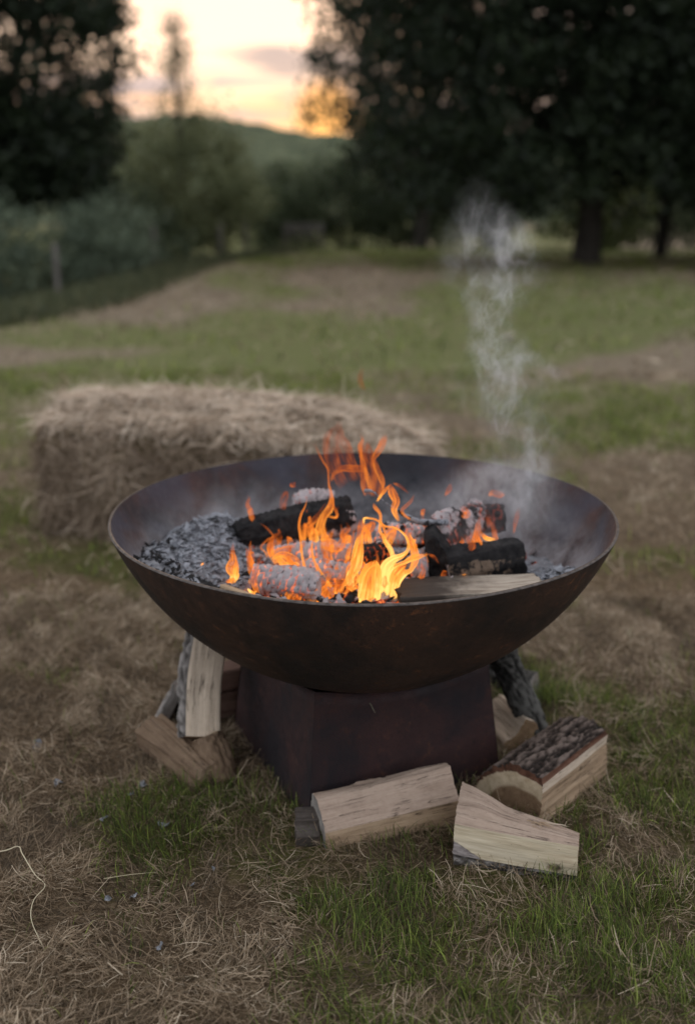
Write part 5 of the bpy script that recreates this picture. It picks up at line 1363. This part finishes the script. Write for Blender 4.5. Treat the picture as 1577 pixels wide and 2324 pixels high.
for x, y, h, wd, lab in posts:
    g = float(ground_h(x, y)); V, F = [], []
    n = 9
    for z, r in ((g-.1, wd/2), (g+h*.5, wd/2*.97), (g+h-.03, wd/2*.95), (g+h, wd/2*.7)):
        for k in range(n): a = 2*math.pi*k/n; V.append((x+r*math.cos(a), y+r*math.sin(a), z))
    for j in range(3):
        for k in range(n): q = (k+1) % n; F.append((j*n+k, j*n+q, (j+1)*n+q, (j+1)*n+k))
    F.append(tuple(range(3*n, 4*n)))
    o = mesh_obj('fence_post', V, F, WOOD['grey'], origin=(x, y, g), attrs={'lc': np.array([(v[2], v[0], 0) for v in V]), 'relief': np.full(len(V), .5)})
    tag(o, lab, 'fence post', 'fence posts along the bank')

# ------------------------------------------------------------------ small things on the ground
def paper_mat():
    m, t, b, out = material('burnt_paper_ash')
    P = t.n('ShaderNodeNewGeometry').outputs['Position']; n = t.noise(P, 160, 4, .7)
    setb(t, b, t.ramp(n, [(.3, (.08, .08, .085)), (.55, (.21, .215, .23)), (.75, (.38, .385, .41))]), .8, 0, t.bump(n, .6, .001), .2)
    return m
PAP = paper_mat()
FK = [(-.627, .007, .028, 'largest curled grey ash flake, on the brown hay at the far left'), (-.550, -.128, .022, 'grey ash flake on brown hay, second from the far left'),
      (-.395, -.134, .018, 'dark grey ash flake just in front of the tipped brown log'), (-.411, -.165, .013, 'small pale ash flake in grass in front of the tipped brown log'),
      (-.443, -.241, .016, 'narrow ash flake upright among green blades left of the pedestal'), (-.334, -.267, .026, 'long pale splinter of ash standing in the green grass left of the pedestal'),
      (-.262, -.428, .010, 'small square pale ash flake in the dry grass, lower left of centre'), (-.236, -.385, .009, 'tiny pale ash flake above the small square one'),
      (-.384, -.471, .013, 'dull ash flake half buried in hay, lower left'), (-.345, -.468, .017, 'bright torn ash flake on hay, lower left'),
      (-.286, -.578, .012, 'pale ash flake standing in a hay tuft near the bottom')]
for i, (x, y, s, lab) in enumerate(FK):
    r_ = random.Random(i+70); n = 9; V = []; F = []; g = float(ground_h(x, y))+.010
    tz = r_.uniform(-.5, .9); tx = r_.uniform(0, 6.28); asp = .38 if 'long' in lab or 'narrow' in lab else .75
    for lay in (0, 1):
        V.append((0, 0, .0008*lay+s*.12))
        for ring in (.5, 1):
            for k in range(n):
                a = 2*math.pi*k/n; q = s*.5*ring*(r_.uniform(.7, 1.2) if ring == 1 and lay == 0 else 1)
                if ring == 1 and lay == 0: F_ = q; 
                if ring == 1: q = (V[1+n+k][3] if False else (q if lay == 0 else math.hypot(V[1+n+k][0], V[1+n+k][1]/asp)))
                X_, Y_ = q*math.cos(a), q*math.sin(a)*asp
                V.append((X_, Y_, .0008*lay+s*.28*math.sin(X_/s*5+i)*ring+s*.1*math.cos(k*2.1)))
    S1 = 1+2*n
    for lay in (0, 1):
        o_ = lay*S1
        for k in range(n):
            q = (k+1) % n
            f1 = (o_, o_+1+k, o_+1+q); f2 = (o_+1+k, o_+1+n+k, o_+1+n+q, o_+1+q)
            F += [f1, f2] if lay else [f1[::-1], f2[::-1]]
    for k in range(n):
        q = (k+1) % n; F.append((1+n+k, 1+n+q, S1+1+n+q, S1+1+n+k))
    from mathutils import Euler
    M = Euler((tz, r_.uniform(-.4, .4), tx)).to_matrix()
    W_ = [M @ Vector(v)+Vector((x, y, g)) for v in V]
    o = mesh_obj('ash_flake', W_, F, PAP, origin=(x, y, g), smooth=False); tag(o, lab, 'ash flake', 'burnt paper ash flakes on the ground')
def stalk(name, pts, r0, label, cat, colr, parent=None):
    m, t, b, out = material(name+'_surface'); setb(t, b, colr, .6)
    C = catmull(pts, len(pts)*6); K = 5; V = []; F = []
    for i, c in enumerate(C):
        a = (C[min(i+1, len(C)-1)]-C[max(i-1, 0)]).normalized(); u = a.orthogonal().normalized(); v = a.cross(u)
        r = r0*(1-.5*i/len(C))
        for k in range(K): an = 6.283*k/K; V.append(c+(u*math.cos(an)+v*math.sin(an))*r)
    for i in range(len(C)-1):
        for k in range(K): j = (k+1) % K; F.append((i*K+k, i*K+j, (i+1)*K+j, (i+1)*K+k))
    F += [tuple(range(K))[::-1], tuple(range((len(C)-1)*K, len(C)*K))]
    o = mesh_obj(name, V, F, m, origin=pts[0]); return tag(o, label, cat)
stalk('straw_stalk', [(-.66, -.34, .012), (-.584, -.356, .018), (-.552, -.360, .030), (-.535, -.39, .036), (-.503, -.435, .030), (-.482, -.455, .024), (-.486, -.50, .030), (-.478, -.54, .026), (-.452, -.58, .014)], .0009, 'long pale bent straw stalk curving over the hay at the left edge', 'straw', (.62, .55, .38))
stalk('straw_stalk', [(-.40, -.425, .016), (-.36, -.42, .02), (-.32, -.41, .018)], .0006, 'thin short straw lying across the grass right of the long bent stalk', 'straw', (.48, .42, .27))
stalk('straw_stalk', [(.0, -.1745, .2025), (.006, -.1805, .201), (.014, -.182, .196), (.018, -.183, .188), (.022, -.186, .182)], .0007, 'short wisp of twine caught under the bowl on the front of the pedestal', 'straw', (.30, .29, .20))  # loose end of twine, built with the stalk helper
